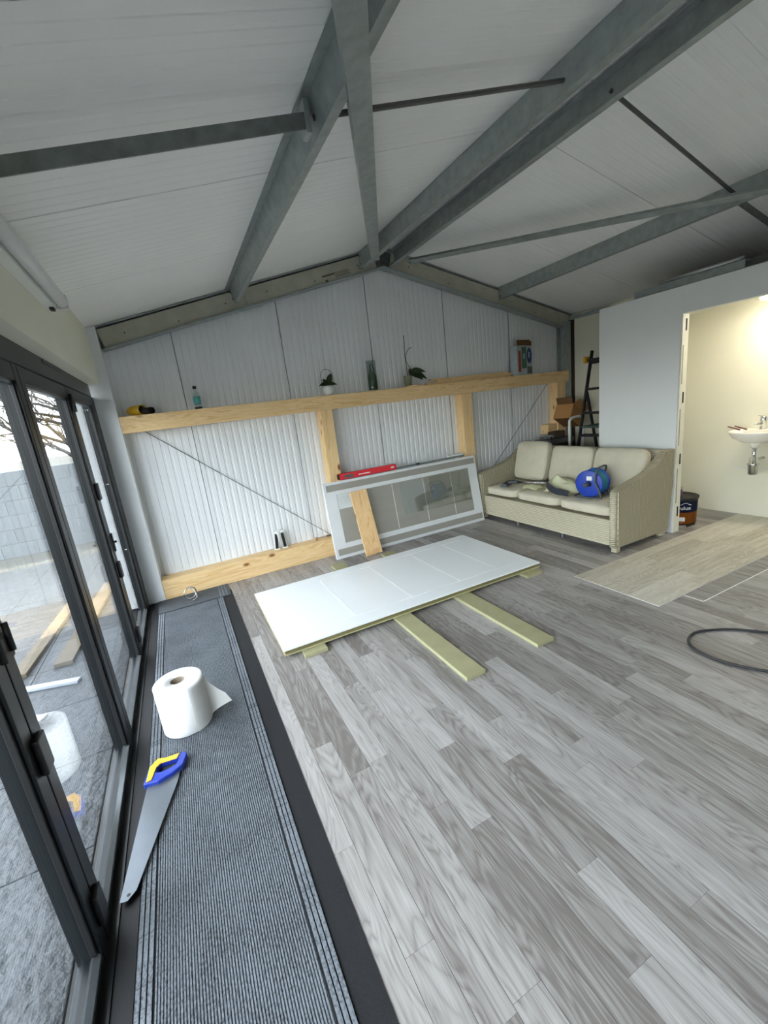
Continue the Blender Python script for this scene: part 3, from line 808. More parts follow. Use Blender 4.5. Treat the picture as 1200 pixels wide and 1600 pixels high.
# red tool box and grey rail lying along the top edge of the leaning door
yt = 4.342
rb = empty('level_box', (1.52, yt, hl+.010), (0, math.radians(0), 0), 'long red cardboard tool box lying on top of the leaning door', 'box')
part('carton', bxb(0, .69, -.022, .028, 0, .062, .002), 'red_box', rb)
part('end_cap', bxb(-.018, 0, -.018, .024, .004, .058, .003), 'black_plastic', rb)
part('print_strip', bxb(.22, .36, -.0228, -.0221, .02, .030), 'line_white', rb)
part('print_strip', bxb(.05, .16, -.0228, -.0221, .012, .045), 'grey_case', rb)
part('print_strip', bxb(.62, .66, -.0228, -.0221, .025, .040), 'line_white', rb)
gr = empty('metal_rail', (2.225, yt, hl+.010), label='thin grey metal rail lying on the leaning door beyond the red box', cat='rail')
part('rail', bxb(0, .95, -.008, .010, 0, .018, .002), 'galv_dark', gr)
part('clip', bxb(.26, .30, -.011, .013, .0, .024, .002), 'black_plastic', gr)
bm = bxb(2.93, 3.16, yt-.015, yt+.012, hl+.030, hl+.055, .006)
solo('plastic_wrap', bm, 'film_clear', 'crumpled clear plastic wrap on the top edge of the leaning door', 'wrap')

# ------------------------------------------------------------------ sofa
so = empty('wicker_sofa', (3.79, 3.39, 0), label='three-seat beige wicker sofa standing against the white partition', cat='sofa')
YS0, YS1 = 2.42, 4.352
def side_panel(y0, y1):
    out = [(3.385, .05), (3.378, .575), (3.40, .590), (3.60, .625), (3.80, .670), (3.93, .715), (4.02, .770), (4.075, .830), (4.19, .838), (4.165, .5), (4.12, .05)]
    bm = bm_(); prism(bm, out, lambda p, t: (p[0], t, p[1]), y0, y1)
    bmesh.ops.bevel(bm, geom=[e for e in bm.edges if abs(e.verts[0].co.y-e.verts[1].co.y) < 1e-6], offset=.012, segments=2, affect='EDGES')
    return bm
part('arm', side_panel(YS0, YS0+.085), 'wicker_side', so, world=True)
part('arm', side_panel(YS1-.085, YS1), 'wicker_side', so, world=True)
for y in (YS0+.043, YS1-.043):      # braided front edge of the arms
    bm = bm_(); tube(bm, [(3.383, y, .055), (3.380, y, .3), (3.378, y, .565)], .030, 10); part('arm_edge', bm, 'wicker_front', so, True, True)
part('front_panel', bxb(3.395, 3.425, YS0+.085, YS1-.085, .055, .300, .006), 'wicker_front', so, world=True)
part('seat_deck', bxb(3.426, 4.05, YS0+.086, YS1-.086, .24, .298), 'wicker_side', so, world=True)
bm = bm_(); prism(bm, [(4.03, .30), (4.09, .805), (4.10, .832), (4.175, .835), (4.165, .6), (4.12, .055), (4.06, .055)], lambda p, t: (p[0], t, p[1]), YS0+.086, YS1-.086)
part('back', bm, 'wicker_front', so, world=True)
for x, y in ((3.42, YS0+.045), (4.08, YS0+.045), (3.42, YS1-.045), (4.08, YS1-.045), (3.43, 3.07), (3.43, 3.72)):
    big = abs(y-3.4) > .5; k = .026 if big else .011
    part('leg', bxb(x-k, x+k, y-k, y+k, .0005, .054, .002), 'wicker_front' if big else 'alu', so, world=True)

def cushion(sx, sy, sz, puff, seed, n=14):
    """pillow with flat-ish seams: superellipsoid-like rounded box with soft creases"""
    bm = bm_(); bmesh.ops.create_cube(bm, size=2.0)
    bmesh.ops.subdivide_edges(bm, edges=bm.edges[:], cuts=n, use_grid_fill=True)
    for v in bm.verts:
        x, y, z = v.co
        e = 7.0
        L = (abs(x)**e+abs(y)**e+abs(z)**e)**(1/e); x, y, z = x/L, y/L, z/L
        edge = (1-min(1, abs(x))**4)*(1-min(1, abs(y))**4)
        zz = z*(1-puff + puff*edge)
        q = Vector((x*sx*3+seed, y*sy*3, z*2))
        nn = noise.noise(q*2.2)*.05 + noise.noise(q*5)*.02
        v.co = Vector((x*sx/2*(1+.01*nn), y*sy/2*(1+.01*nn), zz*sz/2*(1+nn*1.6)))
    return bm
seatY = [(2.510, 3.122, 'seat cushion under the blue cable reel'), (3.130, 3.738, 'middle seat cushion under the yellow cloth'), (3.746, 4.262, 'seat cushion under the dark vacuum head')]
for k, (a, b, t) in enumerate(seatY):
    c = cushion(.60, b-a, .135, .30, k*5.1)
    o = link('seat_cushion', mesh_of('seat_cushion', c, 'cushion_fabric', True), None, (3.705, (a+b)/2, .300+.0665))
    props(o, 'beige fabric sofa '+t, 'cushion', 'sofa seat cushions')
backY = [(2.53, 3.07, .20, 'beige fabric back cushion behind the blue cable reel', 0), (3.09, 3.66, .20, 'beige fabric back cushion in the middle of the sofa', .02), (3.70, 4.24, .19, 'taller beige fabric back cushion at the gable end of the sofa', .03)]
for k, (a, b, th_, t, dz) in enumerate(backY):
    hh = .43 if k < 2 else .475
    c = cushion(hh, b-a, .17, .42, 11+k*3.7)
    o = link('back_cushion', mesh_of('back_cushion', c, 'cushion_fabric', True), None, (3.925+(.01 if k == 2 else 0), (a+b)/2, .446+hh/2*.97))
    o.rotation_euler = (math.radians([3, -2, -4][k]), -PI/2+math.radians(14), 0)
    props(o, t, 'cushion', 'sofa back cushions')

# ------------------------------------------------------------------ things on the sofa
ZS = .436
cr = empty('cable_reel', (3.60, 2.85, ZS+.004), (0, 0, math.radians(-77)), 'blue cable reel wound with teal cable lying on the sofa', 'cable reel')
rz = .140
def wheel(bm, x0, x1, r, n=32):
    lathe(bm, [(0, x0), (r-.008, x0), (r, x0+.004), (r, x1-.004), (r-.008, x1), (0, x1)], n, mtx=Matrix.Translation((0, 0, rz)) @ Matrix.Rotation(PI/2, 4, 'X'))
bm = bm_(); wheel(bm, .066, .082, .134); f1 = part('flange', bm, 'reel_blue', cr, True)
bm = bm_(); wheel(bm, -.082, -.066, .134); f2 = part('flange', bm, 'reel_blue', cr, True)
bm = bm_()
for k in range(6):
    y = -.055+k*.022
    tube(bm, [((.108+.005*(k % 2))*math.cos(a*PI/12), y, rz+(.108+.005*(k % 2))*math.sin(a*PI/12)) for a in range(24)], .0115, 8, closed=True)
part('cable_coil', bm, 'cable_teal', cr, True)
bm = bm_(); lathe(bm, [(0, -.064), (.085, -.064), (.085, .064), (0, .064)], 24, mtx=Matrix.Translation((0, 0, rz)) @ Matrix.Rotation(PI/2, 4, 'X')); part('drum', bm, 'reel_blue', cr, True)
bm = bm_(); lathe(bm, [(0, 0), (.026, 0), (.020, .075), (0, .08)], 16, mtx=Matrix.Translation((0, -.082, rz)) @ Matrix.Rotation(PI/2, 4, 'X')); part('hub', bm, 'dark_grey_plastic', cr, True)
bm = bm_(); tube(bm, arc([(.13, -.095, .008), (.10, -.095, .10), (.07, -.095, .17), (.085, -.095, .285), (.085, -.02, .30), (.085, .06, .30), (.085, .098, .28), (.07, .098, .17), (.13, .098, .008)], 4), .010, 8); part('frame', bm, 'dark_grey_plastic', cr, True)
bm = bm_(); tube(bm, arc([(.13, -.095, .009), (.0, -.105, .009), (-.13, -.095, .009), (-.15, 0, .009), (-.13, .098, .009), (0, .105, .009), (.13, .098, .009)], 4), .009, 8); part('foot', bm, 'dark_grey_plastic', cr, True)
part('sticker', bxb(-.02, .03, -.0835, -.0822, rz+.035, rz+.075), 'line_white', cr)
def crumple(name, cx, cy, z0, sx, sy, h, mat, label, cat, seed, rot=0, group=None):
    bm = bm_(); n = 26; G = []
    for i in range(n+1):
        row = []
        for j in range(n+1):
            u, v = i/n*2-1, j/n*2-1
            q = Vector((u*2.1+seed, v*2.1, seed))
            r_ = 1+.30*noise.noise(Vector((math.atan2(v, u)*1.2+seed, seed, 0)))
            e = max(0, 1-(u*u+v*v)**1.0*.72)
            z = h*e**.8*(.6+.55*abs(noise.noise(q*.8)))+.012*abs(noise.noise(q*2.2))+.001
            row.append(bm.verts.new((u*sx*r_, v*sy*r_, z)))
        G.append(row)
    for i in range(n):
        for j in range(n): bm.faces.new((G[i][j], G[i+1][j], G[i+1][j+1], G[i][j+1]))
    bmesh.ops.solidify(bm, geom=bm.faces[:], thickness=.003)
    o = link(name, mesh_of(name, bm, mat, True), None, (cx, cy, z0)); o.rotation_euler[2] = rot
    return props(o, label, cat, group)
crumple('cloth', 3.645, 3.25, ZS+.004, .11, .19, .17, 'cloth_yellow', 'pale yellow cloth heaped against the blue cable reel', 'cloth', 3.1, .4)
crumple('cloth', 3.55, 3.60, ZS+.004, .09, .10, .05, 'cloth_yellow', 'flat pale yellow rag beside the vacuum tube', 'cloth', 8.7, .2)
bm = bm_(); 
pts = arc([(3.52, 3.36, ZS+.10), (3.47, 3.29, ZS+.08), (3.46, 3.20, ZS+.045), (3.47, 3.10, ZS+.026), (3.47, 3.03, ZS+.024)], 6)
for a, b in zip(pts, pts[1:]): pass
W_ = .03; A = [bm.verts.new(p+Vector((.012, 0, W_))) for p in pts]; B = [bm.verts.new(p+Vector((-.012, 0, -min(W_, p.z-ZS-.004)))) for p in pts]
for i in range(len(pts)-1): bm.faces.new((A[i], A[i+1], B[i+1], B[i]))
bmesh.ops.solidify(bm, geom=bm.faces[:], thickness=.008)
solo('strap', bm, 'slate_strap', 'wide slate blue strap curling in front of the yellow cloth', 'strap', smooth=True)
vc = empty('vacuum_head', (3.50, 3.97, ZS+.006), (0, 0, math.radians(-62)), 'dark vacuum floor head with metal tube lying on the sofa seat', 'vacuum tool')
bm = bm_(); prism(bm, [(-.05, 0), (.05, 0), (.045, .025), (.01, .045), (-.03, .035)], lambda p, t: (p[0], t, p[1]), -.11, .11); bmesh.ops.bevel(bm, geom=bm.edges[:], offset=.006, segments=2, affect='EDGES'); part('head', bm, 'dark_grey_plastic', vc)
bm = bm_(); tube(bm, arc([(.03, 0, .03), (.08, 0, .045), (.14, 0, .04)], 4), .022, 12); part('neck', bm, 'dark_grey_plastic', vc, True)
bm = bm_(); tube(bm, [(.14, 0, .04), (.60, 0, .030)], .0135, 12); part('tube', bm, 'chrome', vc, True)
bm = bm_(); tube(bm, [(.36, 0, .0345), (.41, 0, .0335)], .0175, 12); part('collar', bm, 'alu', vc, True)

# ------------------------------------------------------------------ vinyl offcuts and loose cable on the floor
vp = empty('vinyl_sheet', (3.9, 2.0, 0), label='pale oak vinyl sheet running from the room into the bathroom', cat='vinyl')
ys = [1.64, 1.755, 1.87, 1.985, 2.10, 2.215, 2.33]
for k in range(6):
    xs = [2.73, 3.25+.35*((k*37) % 5)/5, 4.15+.4*((k*53) % 4)/4, 5.18]
    for a, b in zip(xs, xs[1:]):
        part('printed_plank', bxb(ys[k]+.0004, ys[k+1]-.0004, -(b-a)/2+.0004, (b-a)/2-.0004, .0025, .0045), 'oak_pale', vp)
        o = vp.children[-1]; o.rotation_euler = (0, 0, -PI/2); o.location = Vector(((a+b)/2, (ys[k]+ys[k+1])/2, .0035)) - vp.location
part('backing', bxb(2.727, 5.182, 1.637, 2.333, .0012, .0024), 'line_white', vp, world=True)
v2_ = empty('vinyl_offcut', (4.1, 1.57, 0), label='narrow grey vinyl offcut tucked under the pale sheet', cat='vinyl')
part('backing', bxb(3.0, 5.18, 1.505, 1.634, .0004, .0012), 'line_white', v2_, world=True)
part('print_layer', bxb(3.012, 5.18, 1.513, 1.634, .0013, .0018), 'oak_grey', v2_, world=True)
bm = bm_(); tube(bm, arc([(3.35, .62, .008), (2.95, .98, .008), (2.866, 1.092, .008), (2.748, 1.229, .008), (2.586, 1.319, .008), (2.46, 1.299, .008), (2.39, 1.219, .008), (2.388, 1.084, .008), (2.467, .923, .008), (2.66, .70, .008), (2.95, .40, .008)], 8), .0072, 8)
solo('power_cable', bm, 'cable_black', 'black cable looped loosely on the plank floor', 'cable', smooth=True)

# ------------------------------------------------------------------ shelf things
ZT = 1.7225; YSH = 4.45
gv = empty('work_gloves', (-.215, YSH-.005, ZT), (0, 0, math.radians(-38)), 'pair of yellow work gloves with dark open cuffs on the shelf beam', 'gloves')
for dx, dy, ww, hh, mt_ in ((-.01, .01, .055, .044, 'glove_yellow'), (.062, .035, .040, .030, 'glove_black')):
    n = 18; bm = bm_(); rings = []
    def rg(t, k): return [Vector((dx+t, dy+ww*k*math.cos(2*PI*j/n), max(.0005, hh+hh*k*math.sin(2*PI*j/n)))) for j in range(n)]
    for t, k in [(-.105, .25), (-.095, .55), (-.06, .9), (-.01, 1.0), (.03, .98), (.05, .96), (.05, .86), (.02, .82)]:
        rings.append([bm.verts.new(p) for p in rg(t, k)])
    for q, r_ in zip(rings, rings[1:]):
        for j in range(n): bm.faces.new((q[j], q[(j+1) % n], r_[(j+1) % n], r_[j]))
    bm.faces.new(rings[0]); bm.faces.new(rings[-1])
    g_ = part('glove', bm, mt_, gv, True)
    bm = bm_(); A = [bm.verts.new(p) for p in rg(.0203, .81)]; B = [bm.verts.new(p) for p in rg(.034, .815)]
    for j in range(n): bm.faces.new((A[j], A[(j+1) % n], B[(j+1) % n], B[j]))
    bm.faces.new(A); bm.faces.new(B)
    li = part('lining', bm, 'glove_black', g_, True); li.location -= g_.location
bt = empty('water_bottle', (.283, YSH, ZT), label='clear plastic water bottle with teal label and black cap', cat='bottle')
bm = bm_(); lathe(bm, [(0, .0), (.030, 0), (.032, .006), (.032, .115), (.026, .145), (.015, .172), (.013, .182), (0, .182)], 20); part('body', bm, 'bottle_clear', bt, True)
bm = bm_(); lathe(bm, [(.0324, .045), (.0328, .045), (.0328, .112), (.0324, .112)], 20); part('label', bm, 'teal_label', bt, True)
bm = bm_(); lathe(bm, [(0, .1822), (.017, .1822), (.017, .205), (.015, .208), (0, .208)], 16); part('cap', bm, 'black_plastic', bt, True)
bm = bm_(); lathe(bm, [(.0322, .004), (.0326, .004), (.0326, .020), (.0322, .020)], 20); part('base_band', bm, 'bucket_dark', bt, True)

def leaf(bm, base, d, L, W, droop, n=7):
    d = Vector(d).normalized(); side = d.cross(Vector((.1, -.85, .5))).normalized(); base = Vector(base)
    T, Bv = [], []
    rows = []
    for i in range(n+1):
        t = i/n; wv = W/2*math.sin(PI*min(1, .08+t*.92))**.8
        c = base + d*L*t + Vector((0, 0, -droop*t*t*L))
        rows.append([bm.verts.new(c-side*wv+Vector((0, 0, wv*.25))), bm.verts.new(c), bm.verts.new(c+side*wv+Vector((0, 0, wv*.25)))])
    fs = []
    for a, b in zip(rows, rows[1:]):
        for k in range(2): fs.append(bm.faces.new((a[k], a[k+1], b[k+1], b[k])))
    bmesh.ops.solidify(bm, geom=fs, thickness=.0015)
p1 = empty('potted_plant', (1.578, YSH, ZT), label='small leafy plant with wire hoop in round white pot', cat='plant')
bm = bm_(); lathe(bm, [(0, 0), (.042, 0), (.052, .02), (.058, .05), (.052, .08), (.050, .098), (.044, .098), (.046, .08), (0, .078)], 24); part('pot', bm, 'pot_white', p1, True)
bm = bm_(); lathe(bm, [(0, .088), (.03, .086), (.043, .0795), (.043, .079), (0, .079)], 18); part('soil', bm, 'moss', p1, True)
for dd, L, W, dr in (((-1, -.15, .95), .15, .055, .62), ((.95, -.2, .9), .15, .055, .62), ((.35, -.3, 1.3), .165, .062, .15), ((-.3, .3, 1.1), .13, .05, .25)):
    bm = bm_(); leaf(bm, (0, 0, .086), dd, L, W, dr); part('leaf', bm, 'leaf_green', p1, True)
bm = bm_(); tube(bm, arc([(-.045, .0, .06), (-.062, 0, .17), (-.045, 0, .245), (0, 0, .265), (.048, 0, .245), (.07, 0, .19), (.055, 0, .10)], 5), .0028, 6); part('hoop', bm, 'stem_brown', p1, True)
p2 = empty('glass_vase', (2.105, YSH, ZT), label='tall clear glass vase with green stems inside', cat='vase')
bm = bm_(); lathe(bm, [(0, 0), (.052, 0), (.054, .01), (.054, .32), (.051, .32), (.051, .012), (0, .012)], 24); part('glass', bm, 'bottle_clear', p2, True)
bm = bm_(); lathe(bm, [(0, .013), (.048, .013), (.048, .15), (.03, .19), (0, .2)], 16); 
for v in bm.verts: v.co += Vector((noise.noise(v.co*40), noise.noise(v.co*40+Vector((3, 1, 2))), 0))*.004
part('foliage', bm, 'leaf_green', p2, True)
for a, b, c_ in (((-.02, 0, .15), (-.018, 0, .24), (.0, 0, .29)), ((.012, 0, .15), (.02, 0, .24), (.004, 0, .285)), ((.0, .01, .15), (-.004, .01, .25), (-.018, .01, .275)), ((-.03, -.01, .1), (-.034, -.01, .16), (-.03, -.01, .2))):
    bm = bm_(); tube(bm, arc([a, b, c_], 4), .004, 6); part('stem', bm, 'leaf_green', p2, True)
p3 = empty('orchid_pot', (2.545, YSH-.01, ZT), label='orchid with broad dark leaves and bare stick in green pot', cat='plant')
bm = bm_(); lathe(bm, [(0, .001), (.085, 0), (.10, .012), (.096, .014), (.08, .006), (0, .006)], 28, (.06, 0, 0)); part('saucer', bm, 'pine_x', p3, True)
bm = bm_(); lathe(bm, [(0, .0065), (.038, .0065), (.048, .12), (.050, .125), (.044, .125), (.042, .105), (0, .10)], 20); part('pot', bm, 'pot_green', p3, True)
for dd, L, W, dr in (((1, -.2, .55), .23, .075, .45), ((.85, -.45, .15), .20, .10, .55), ((.6, .35, .6), .16, .07, .5), ((.9, -.1, -.05), .17, .10, .40)):
    bm = bm_(); leaf(bm, (.03, 0, .14), dd, L, W, dr); part('leaf', bm, 'leaf_green', p3, True)
bm = bm_(); tube(bm, [(.005, 0, .10), (-.01, 0, .35), (.002, 0, .56)], .004, 6); part('stick', bm, 'stem_brown', p3, True)
bm = bm_(); tube(bm, arc([(.03, 0, .12), (.05, 0, .19), (.0, 0, .29), (.02, 0, .38), (.06, 0, .42), (.09, 0, .425)], 5), .0035, 6); part('flower_stem', bm, 'stem_brown', p3, True)
pk = empty('leaflet_carton', (4.27, YSH, ZT), (0, 0, math.radians(8)), 'tall printed carton with brown flaps at the end of the shelf beam', 'carton')
part('carton', bxb(-.15, .15, -.055, .055, 0, .36, .003), 'box_pale', pk)
part('print_panel', bxb(-.145, .035, -.0562, -.0552, .01, .35), 'box_pale', pk)
part('print_patch', bxb(-.125, -.075, -.0573, -.0563, .04, .30), 'box_red', pk)
part('print_patch', bxb(-.06, .034, -.0573, -.0563, .08, .345), 'box_green', pk)
part('print_patch', bxb(-.03, .005, -.0584, -.0574, .20, .26), 'box_pale', pk)
part('print_patch', bxb(.045, .145, -.0573, -.0563, .01, .10), 'grey_case', pk)
bm = bm_(); lathe(bm, [(0, 0), (.05, 0), (.05, .0012), (0, .0012)], 24, mtx=Matrix.Translation((.093, -.0553, .235)) @ Matrix.Rotation(PI/2, 4, 'X') @ Matrix.Diagonal((1, 1.9, 1, 1))); part('print_patch', bm, 'box_blue', pk)
part('print_patch', bxb(.075, .105, -.0578, -.0567, .21, .28), 'box_pale', pk)
part('flap', bxb(-.145, .11, -.058, -.054, .362, .43, .001, Matrix.Rotation(0, 4, 'X')), 'cardboard_dark', pk)
part('flap', bxb(.115, .155, -.05, .02, .362, .415, .001), 'cardboard_dark', pk)

# ------------------------------------------------------------------ things along the sole beam
bc = empty('door_brackets', (.80, 4.47, .2005), label='pair of black and white door brackets standing on the sole beam', cat='bracket')
for x0, t in ((-.045, .10), (.045, -.06)):
    mt_ = Matrix.Translation((x0, 0, 0)) @ Matrix.Rotation(t, 4, 'Y')
    part('arm', bxb(-.014, .014, -.012, .012, .012, .17, .003, mt_), 'black_plastic', bc)
    part('foot', bxb(x0-.03, x0+.03, -.02, .02, 0, .012, .002), 'fitting_white', bc)
    part('clip', bxb(-.022, .018, -.016, .012, .172, .205, .004, mt_), 'fitting_white', bc)
part('tongue', bxb(-.008, .012, -.03, -.015, .09, .21, .003, Matrix.Rotation(-.1, 4, 'Y')), 'fitting_white', bc)
pc = empty('pipe_fitting', (1.26, 4.44, .2005), label='brown pipe with brass elbow lying on the sole beam', cat='pipe')
bm = bm_(); tube(bm, [(.05, 0, .022), (.17, 0, .022)], .010, 10); part('pipe', bm, 'brown_case', pc, True)
bm = bm_(); tube(bm, arc([(.05, 0, .022), (-.04, 0, .022), (-.07, 0, .018)], 4), .008, 10); part('stem', bm, 'alu', pc, True)
bm = bm_(); tube(bm, [(-.07, 0, .001), (-.07, 0, .035)], .013, 12); part('elbow', bm, 'cardboard', pc, True)
tr_ = empty('tape_ring', (-.15, 4.20, .011), (0, 0, math.radians(20)), 'shiny wire ring handle on the felt strip', 'ring')
bm = bm_(); tube(bm, [(.055*math.cos(a*PI/16), 0, .062+.055*math.sin(a*PI/16)) for a in range(32)], .0055, 8, closed=True); part('hoop', bm, 'chrome', tr_, True)
bm = bm_(); tube(bm, arc([(.052, 0, .04), (.03, -.045, .012), (-.01, -.06, .006)], 5), .005, 8); part('prop', bm, 'chrome', tr_, True)
bm = bm_(); tube(bm, arc([(.0, 0, .115), (.03, -.03, .07), (.035, -.05, .006)], 5), .005, 8); part('prop', bm, 'chrome', tr_, True)

# ------------------------------------------------------------------ corner behind the sofa
la = empty('step_ladder', (4.6, 3.52, 0), label='black A-frame step ladder standing in the corner by the partition', cat='ladder')
def bar(bm, p, q, wx, wy):
    p, q = Vector(p), Vector(q); d = (q-p).normalized(); u = Vector((0, 1, 0)); u = (u-d*u.dot(d)).normalized(); v_ = d.cross(u)
    prism(bm, [(-wx/2, -wy/2), (wx/2, -wy/2), (wx/2, wy/2), (-wx/2, wy/2)], lambda c, t: p+(q-p)*t+v_*c[0]+u*c[1], 0, 1)
FT, FB = (4.668, 1.90), (4.14, .002)
FB = (4.24, .002); FT = (4.665, 1.89)
for y in (3.70, 3.33):
    bm = bm_(); bar(bm, (FB[0], y, FB[1]), (FT[0], y, FT[1]), .030, .024); part('rail', bm, 'ladder_black', la, world=True)
    bm = bm_(); bar(bm, (4.90, y-.03 if y > 3.5 else y+.03, .002), (4.535, y-.03 if y > 3.5 else y+.03, 1.42), .028, .022); part('rear_leg', bm, 'ladder_black', la, world=True)
for z in (.32, .62, .92, 1.18, 1.455, 1.755):
    t = (z-FB[1])/(FT[1]-FB[1]); xx = FB[0]+(FT[0]-FB[0])*t
    part('tread', bxb(xx-.02, xx+.06, 3.345, 3.685, z-.015, z+.012, .003), 'ladder_black', la, world=True)
part('shelf', bxb(4.45, 4.75, 3.35, 3.68, 1.005, 1.03, .003), 'ladder_green', la, world=True)
part('top_cap', bxb(4.600, 4.70, 3.318, 3.714, 1.77, 1.80, .004), 'ladder_black', la, world=True)
solo('tape_roll', bxb(4.560, 4.650, 3.7145, 3.745, 1.755, 1.83, .012), 'yellow_tool', 'small yellow tool hung at the top of the black ladder', 'tool')
bx_ = empty('cardboard_box', (4.80, 4.20, 1.04), (math.radians(0), math.radians(28), math.radians(12)), 'open brown cardboard box tilted on top of the corner clutter', 'box')
part('side', bxb(-.15, .15, -.12, -.115, 0, .20), 'cardboard', bx_)
part('side', bxb(-.15, .15, .115, .12, 0, .20), 'cardboard', bx_)
part('side', bxb(-.15, -.145, -.115, .115, 0, .20), 'cardboard', bx_)
part('side', bxb(.145, .15, -.115, .115, 0, .20), 'cardboard', bx_)
part('base', bxb(-.145, .145, -.115, .115, 0, .005), 'cardboard_dark', bx_)
part('flap', bxb(-.15, .15, -.122, -.119, .20, .30, 0, Matrix.Translation((0, -.12, .2)) @ Matrix.Rotation(.9, 4, 'X') @ Matrix.Translation((0, .12, -.2))), 'cardboard', bx_)
part('flap', bxb(-.153, -.149, -.11, .11, .20, .29, 0, Matrix.Translation((-.15, 0, .2)) @ Matrix.Rotation(-.8, 4, 'Y') @ Matrix.Translation((.15, 0, -.2))), 'cardboard_dark', bx_)
st_ = empty('step_stool', (4.62, 3.95, 0), label='folding step stool with white rounded handle behind the sofa', cat='stool')
bm = bm_(); tube(bm, arc([(4.515, 3.91, .002), (4.515, 3.91, .6), (4.515, 3.91, 1.03), (4.535, 3.915, 1.10), (4.60, 3.925, 1.122), (4.73, 3.94, 1.122), (4.79, 3.945, 1.10), (4.805, 3.95, 1.03), (4.805, 3.95, .6), (4.805, 3.95, .002)], 5), .017, 10)
part('frame', bm, 'fitting_white', st_, True, True)
part('step', bxb(4.535, 4.785, 3.84, 3.97, .70, .73, .004), 'dark_grey_plastic', st_, world=True)
part('step', bxb(4.535, 4.785, 3.80, 3.97, .45, .48, .004), 'dark_grey_plastic', st_, world=True)
bk_ = empty('tool_crate', (4.58, 4.21, 0), label='stacked dark tool crate behind the tall back cushion', cat='crate')
part('body', bxb(4.36, 4.80, 4.10, 4.34, .001, .80, .006), 'brown_case', bk_, world=True)
part('lid', bxb(4.35, 4.81, 4.09, 4.35, .8005, .86, .008), 'grey_case', bk_, world=True)
for k, (xa, xb, mat_, lb, z1) in enumerate([(4.37, 4.44, 'grey_case', 'grey power tool lying on the crate end', .90), (4.455, 4.495, 'chrome', 'shiny round metal fitting on the tool crate', .915), (4.51, 4.70, 'brown_case', 'dark toolbox standing on the tool crate', .95)]):
    bm = bxb(xa, xb, 4.14, 4.27, .8608, z1, .012)
    solo(['power_tool', 'metal_fitting', 'toolbox'][k], bm, mat_, lb, ['tool', 'fitting', 'toolbox'][k])
solo('wall_socket_box', bxb(5.185, 5.199, 3.72, 3.82, .76, .90, .003), 'grey_case', 'grey electric box on the right wall beside the ladder', 'socket box')

# ------------------------------------------------------------------ bathroom
sk = empty('washbasin', (XR, 2.165, .78), label='white ceramic washbasin mounted on the cream bathroom wall', cat='washbasin')
bm = bm_(); n = 32; rings = []
for r_, z in [(.03, 0), (.10, .012), (.17, .05), (.205, .10), (.212, .118), (.200, .122), (.185, .105), (.12, .06), (.02, .045)]:
    rings.append([bm.verts.new((-.19+r_*.88*math.cos(2*PI*i/n), r_*1.05*math.sin(2*PI*i/n), z)) for i in range(n)])
for a, b in zip(rings, rings[1:]):
    for i in range(n): bm.faces.new((a[i], a[(i+1) % n], b[(i+1) % n], b[i]))
bm.faces.new(rings[0][::-1]); bm.faces.new(rings[-1])
part('bowl', bm, 'ceramic', sk, True)
part('tap_ledge', bxb(-.11, -.001, -.15, .15, .06, .121, .01), 'ceramic', sk)
bm = bm_(); lathe(bm, [(0, -.045), (.028, -.045), (.036, -.006), (.036, .004), (0, .004)], 20, (-.19, 0, 0)); part('outlet', bm, 'ceramic', sk, True)
tp_ = empty('x', (0, 0, 0)); bpy.data.objects.remove(tp_)
bm = bm_(); lathe(bm, [(0, .1215), (.024, .1215), (.022, .19), (.026, .20), (.026, .235), (.015, .245), (0, .245)], 18, (-.07, 0, 0)); tp_ = part('tap', bm, 'chrome', sk, True)
bm = bm_(); tube(bm, [(-.08, 0, .175), (-.17, .02, .178), (-.175, .02, .160)], .010, 8); o = part('spout', bm, 'chrome', sk, True)
bm = bm_(); tube(bm, [(-.07, 0, .238), (-.12, .02, .256)], .006, 8); o = part('lever', bm, 'chrome', sk, True)
bm = bm_(); lathe(bm, [(0, -.305), (.036, -.305), (.040, -.22), (.046, -.215), (.046, -.195), (.036, -.19), (.034, -.14), (.018, -.135), (.018, -.10), (.018, -.0455), (0, -.0455)], 20, (-.19, 0, 0)); part('bottle_trap', bm, 'chrome', sk, True)
bm = bm_(); tube(bm, [(-.16, 0, -.17), (-.001, 0, -.17)], .014, 10); part('waste_pipe', bm, 'chrome', sk, True)
for dy, lb in ((0, 'x'), (.035, 'y')):
    bm = bm_(); tube(bm, [(4.945+dy, 2.375-dy*1.2, .948), (4.985+dy, 2.285-dy*1.2, .909)], [.005, .007], 8)
    solo('pencil', bm, 'pen_red', 'dark red pencil resting across the washbasin rim', 'pencil', 'red pencils on the washbasin')
hc = empty('access_hatch', (XR-.002, 2.22, .49), label='flat cream access hatch on the wall behind the waste trap', cat='hatch')
part('door', bxb(-.004, 0, -.20, .16, .012, .288), 'bath_cream', hc)
for a in ((-.2, .16, 0, .010), (-.2, .16, .29, .30)): part('rim', bxb(-.006, 0, a[0], a[1], a[2], a[3]), 'fitting_white', hc)
bl_ = empty('ceiling_lamp', (4.85, 1.99, 2.099), label='lit round lamp on the bathroom ceiling just inside the doorway', cat='lamp')
bm = bm_(); lathe(bm, [(0, 0), (.165, 0), (.165, -.022), (.150, -.024), (0, -.024)], 40); part('rim', bm, 'fitting_white', bl_, True)
bm = bm_(); lathe(bm, [(.152, -.0245), (.150, -.045), (.135, -.052), (.06, -.054), (0, -.054)], 40); part('diffuser', bm, 'lamp_glow', bl_, True)
bu = empty('paint_bucket', (4.60, 2.595, .0015), label='big dark paint bucket with orange label standing behind the jamb', cat='bucket')
RB = .155
bm = bm_(); lathe(bm, [(0, 0), (RB-.012, 0), (RB-.008, .01), (RB, .26), (RB+.004, .262), (RB+.004, .275), (0, .275)], 40); part('tub', bm, 'bucket_dark', bu, True)
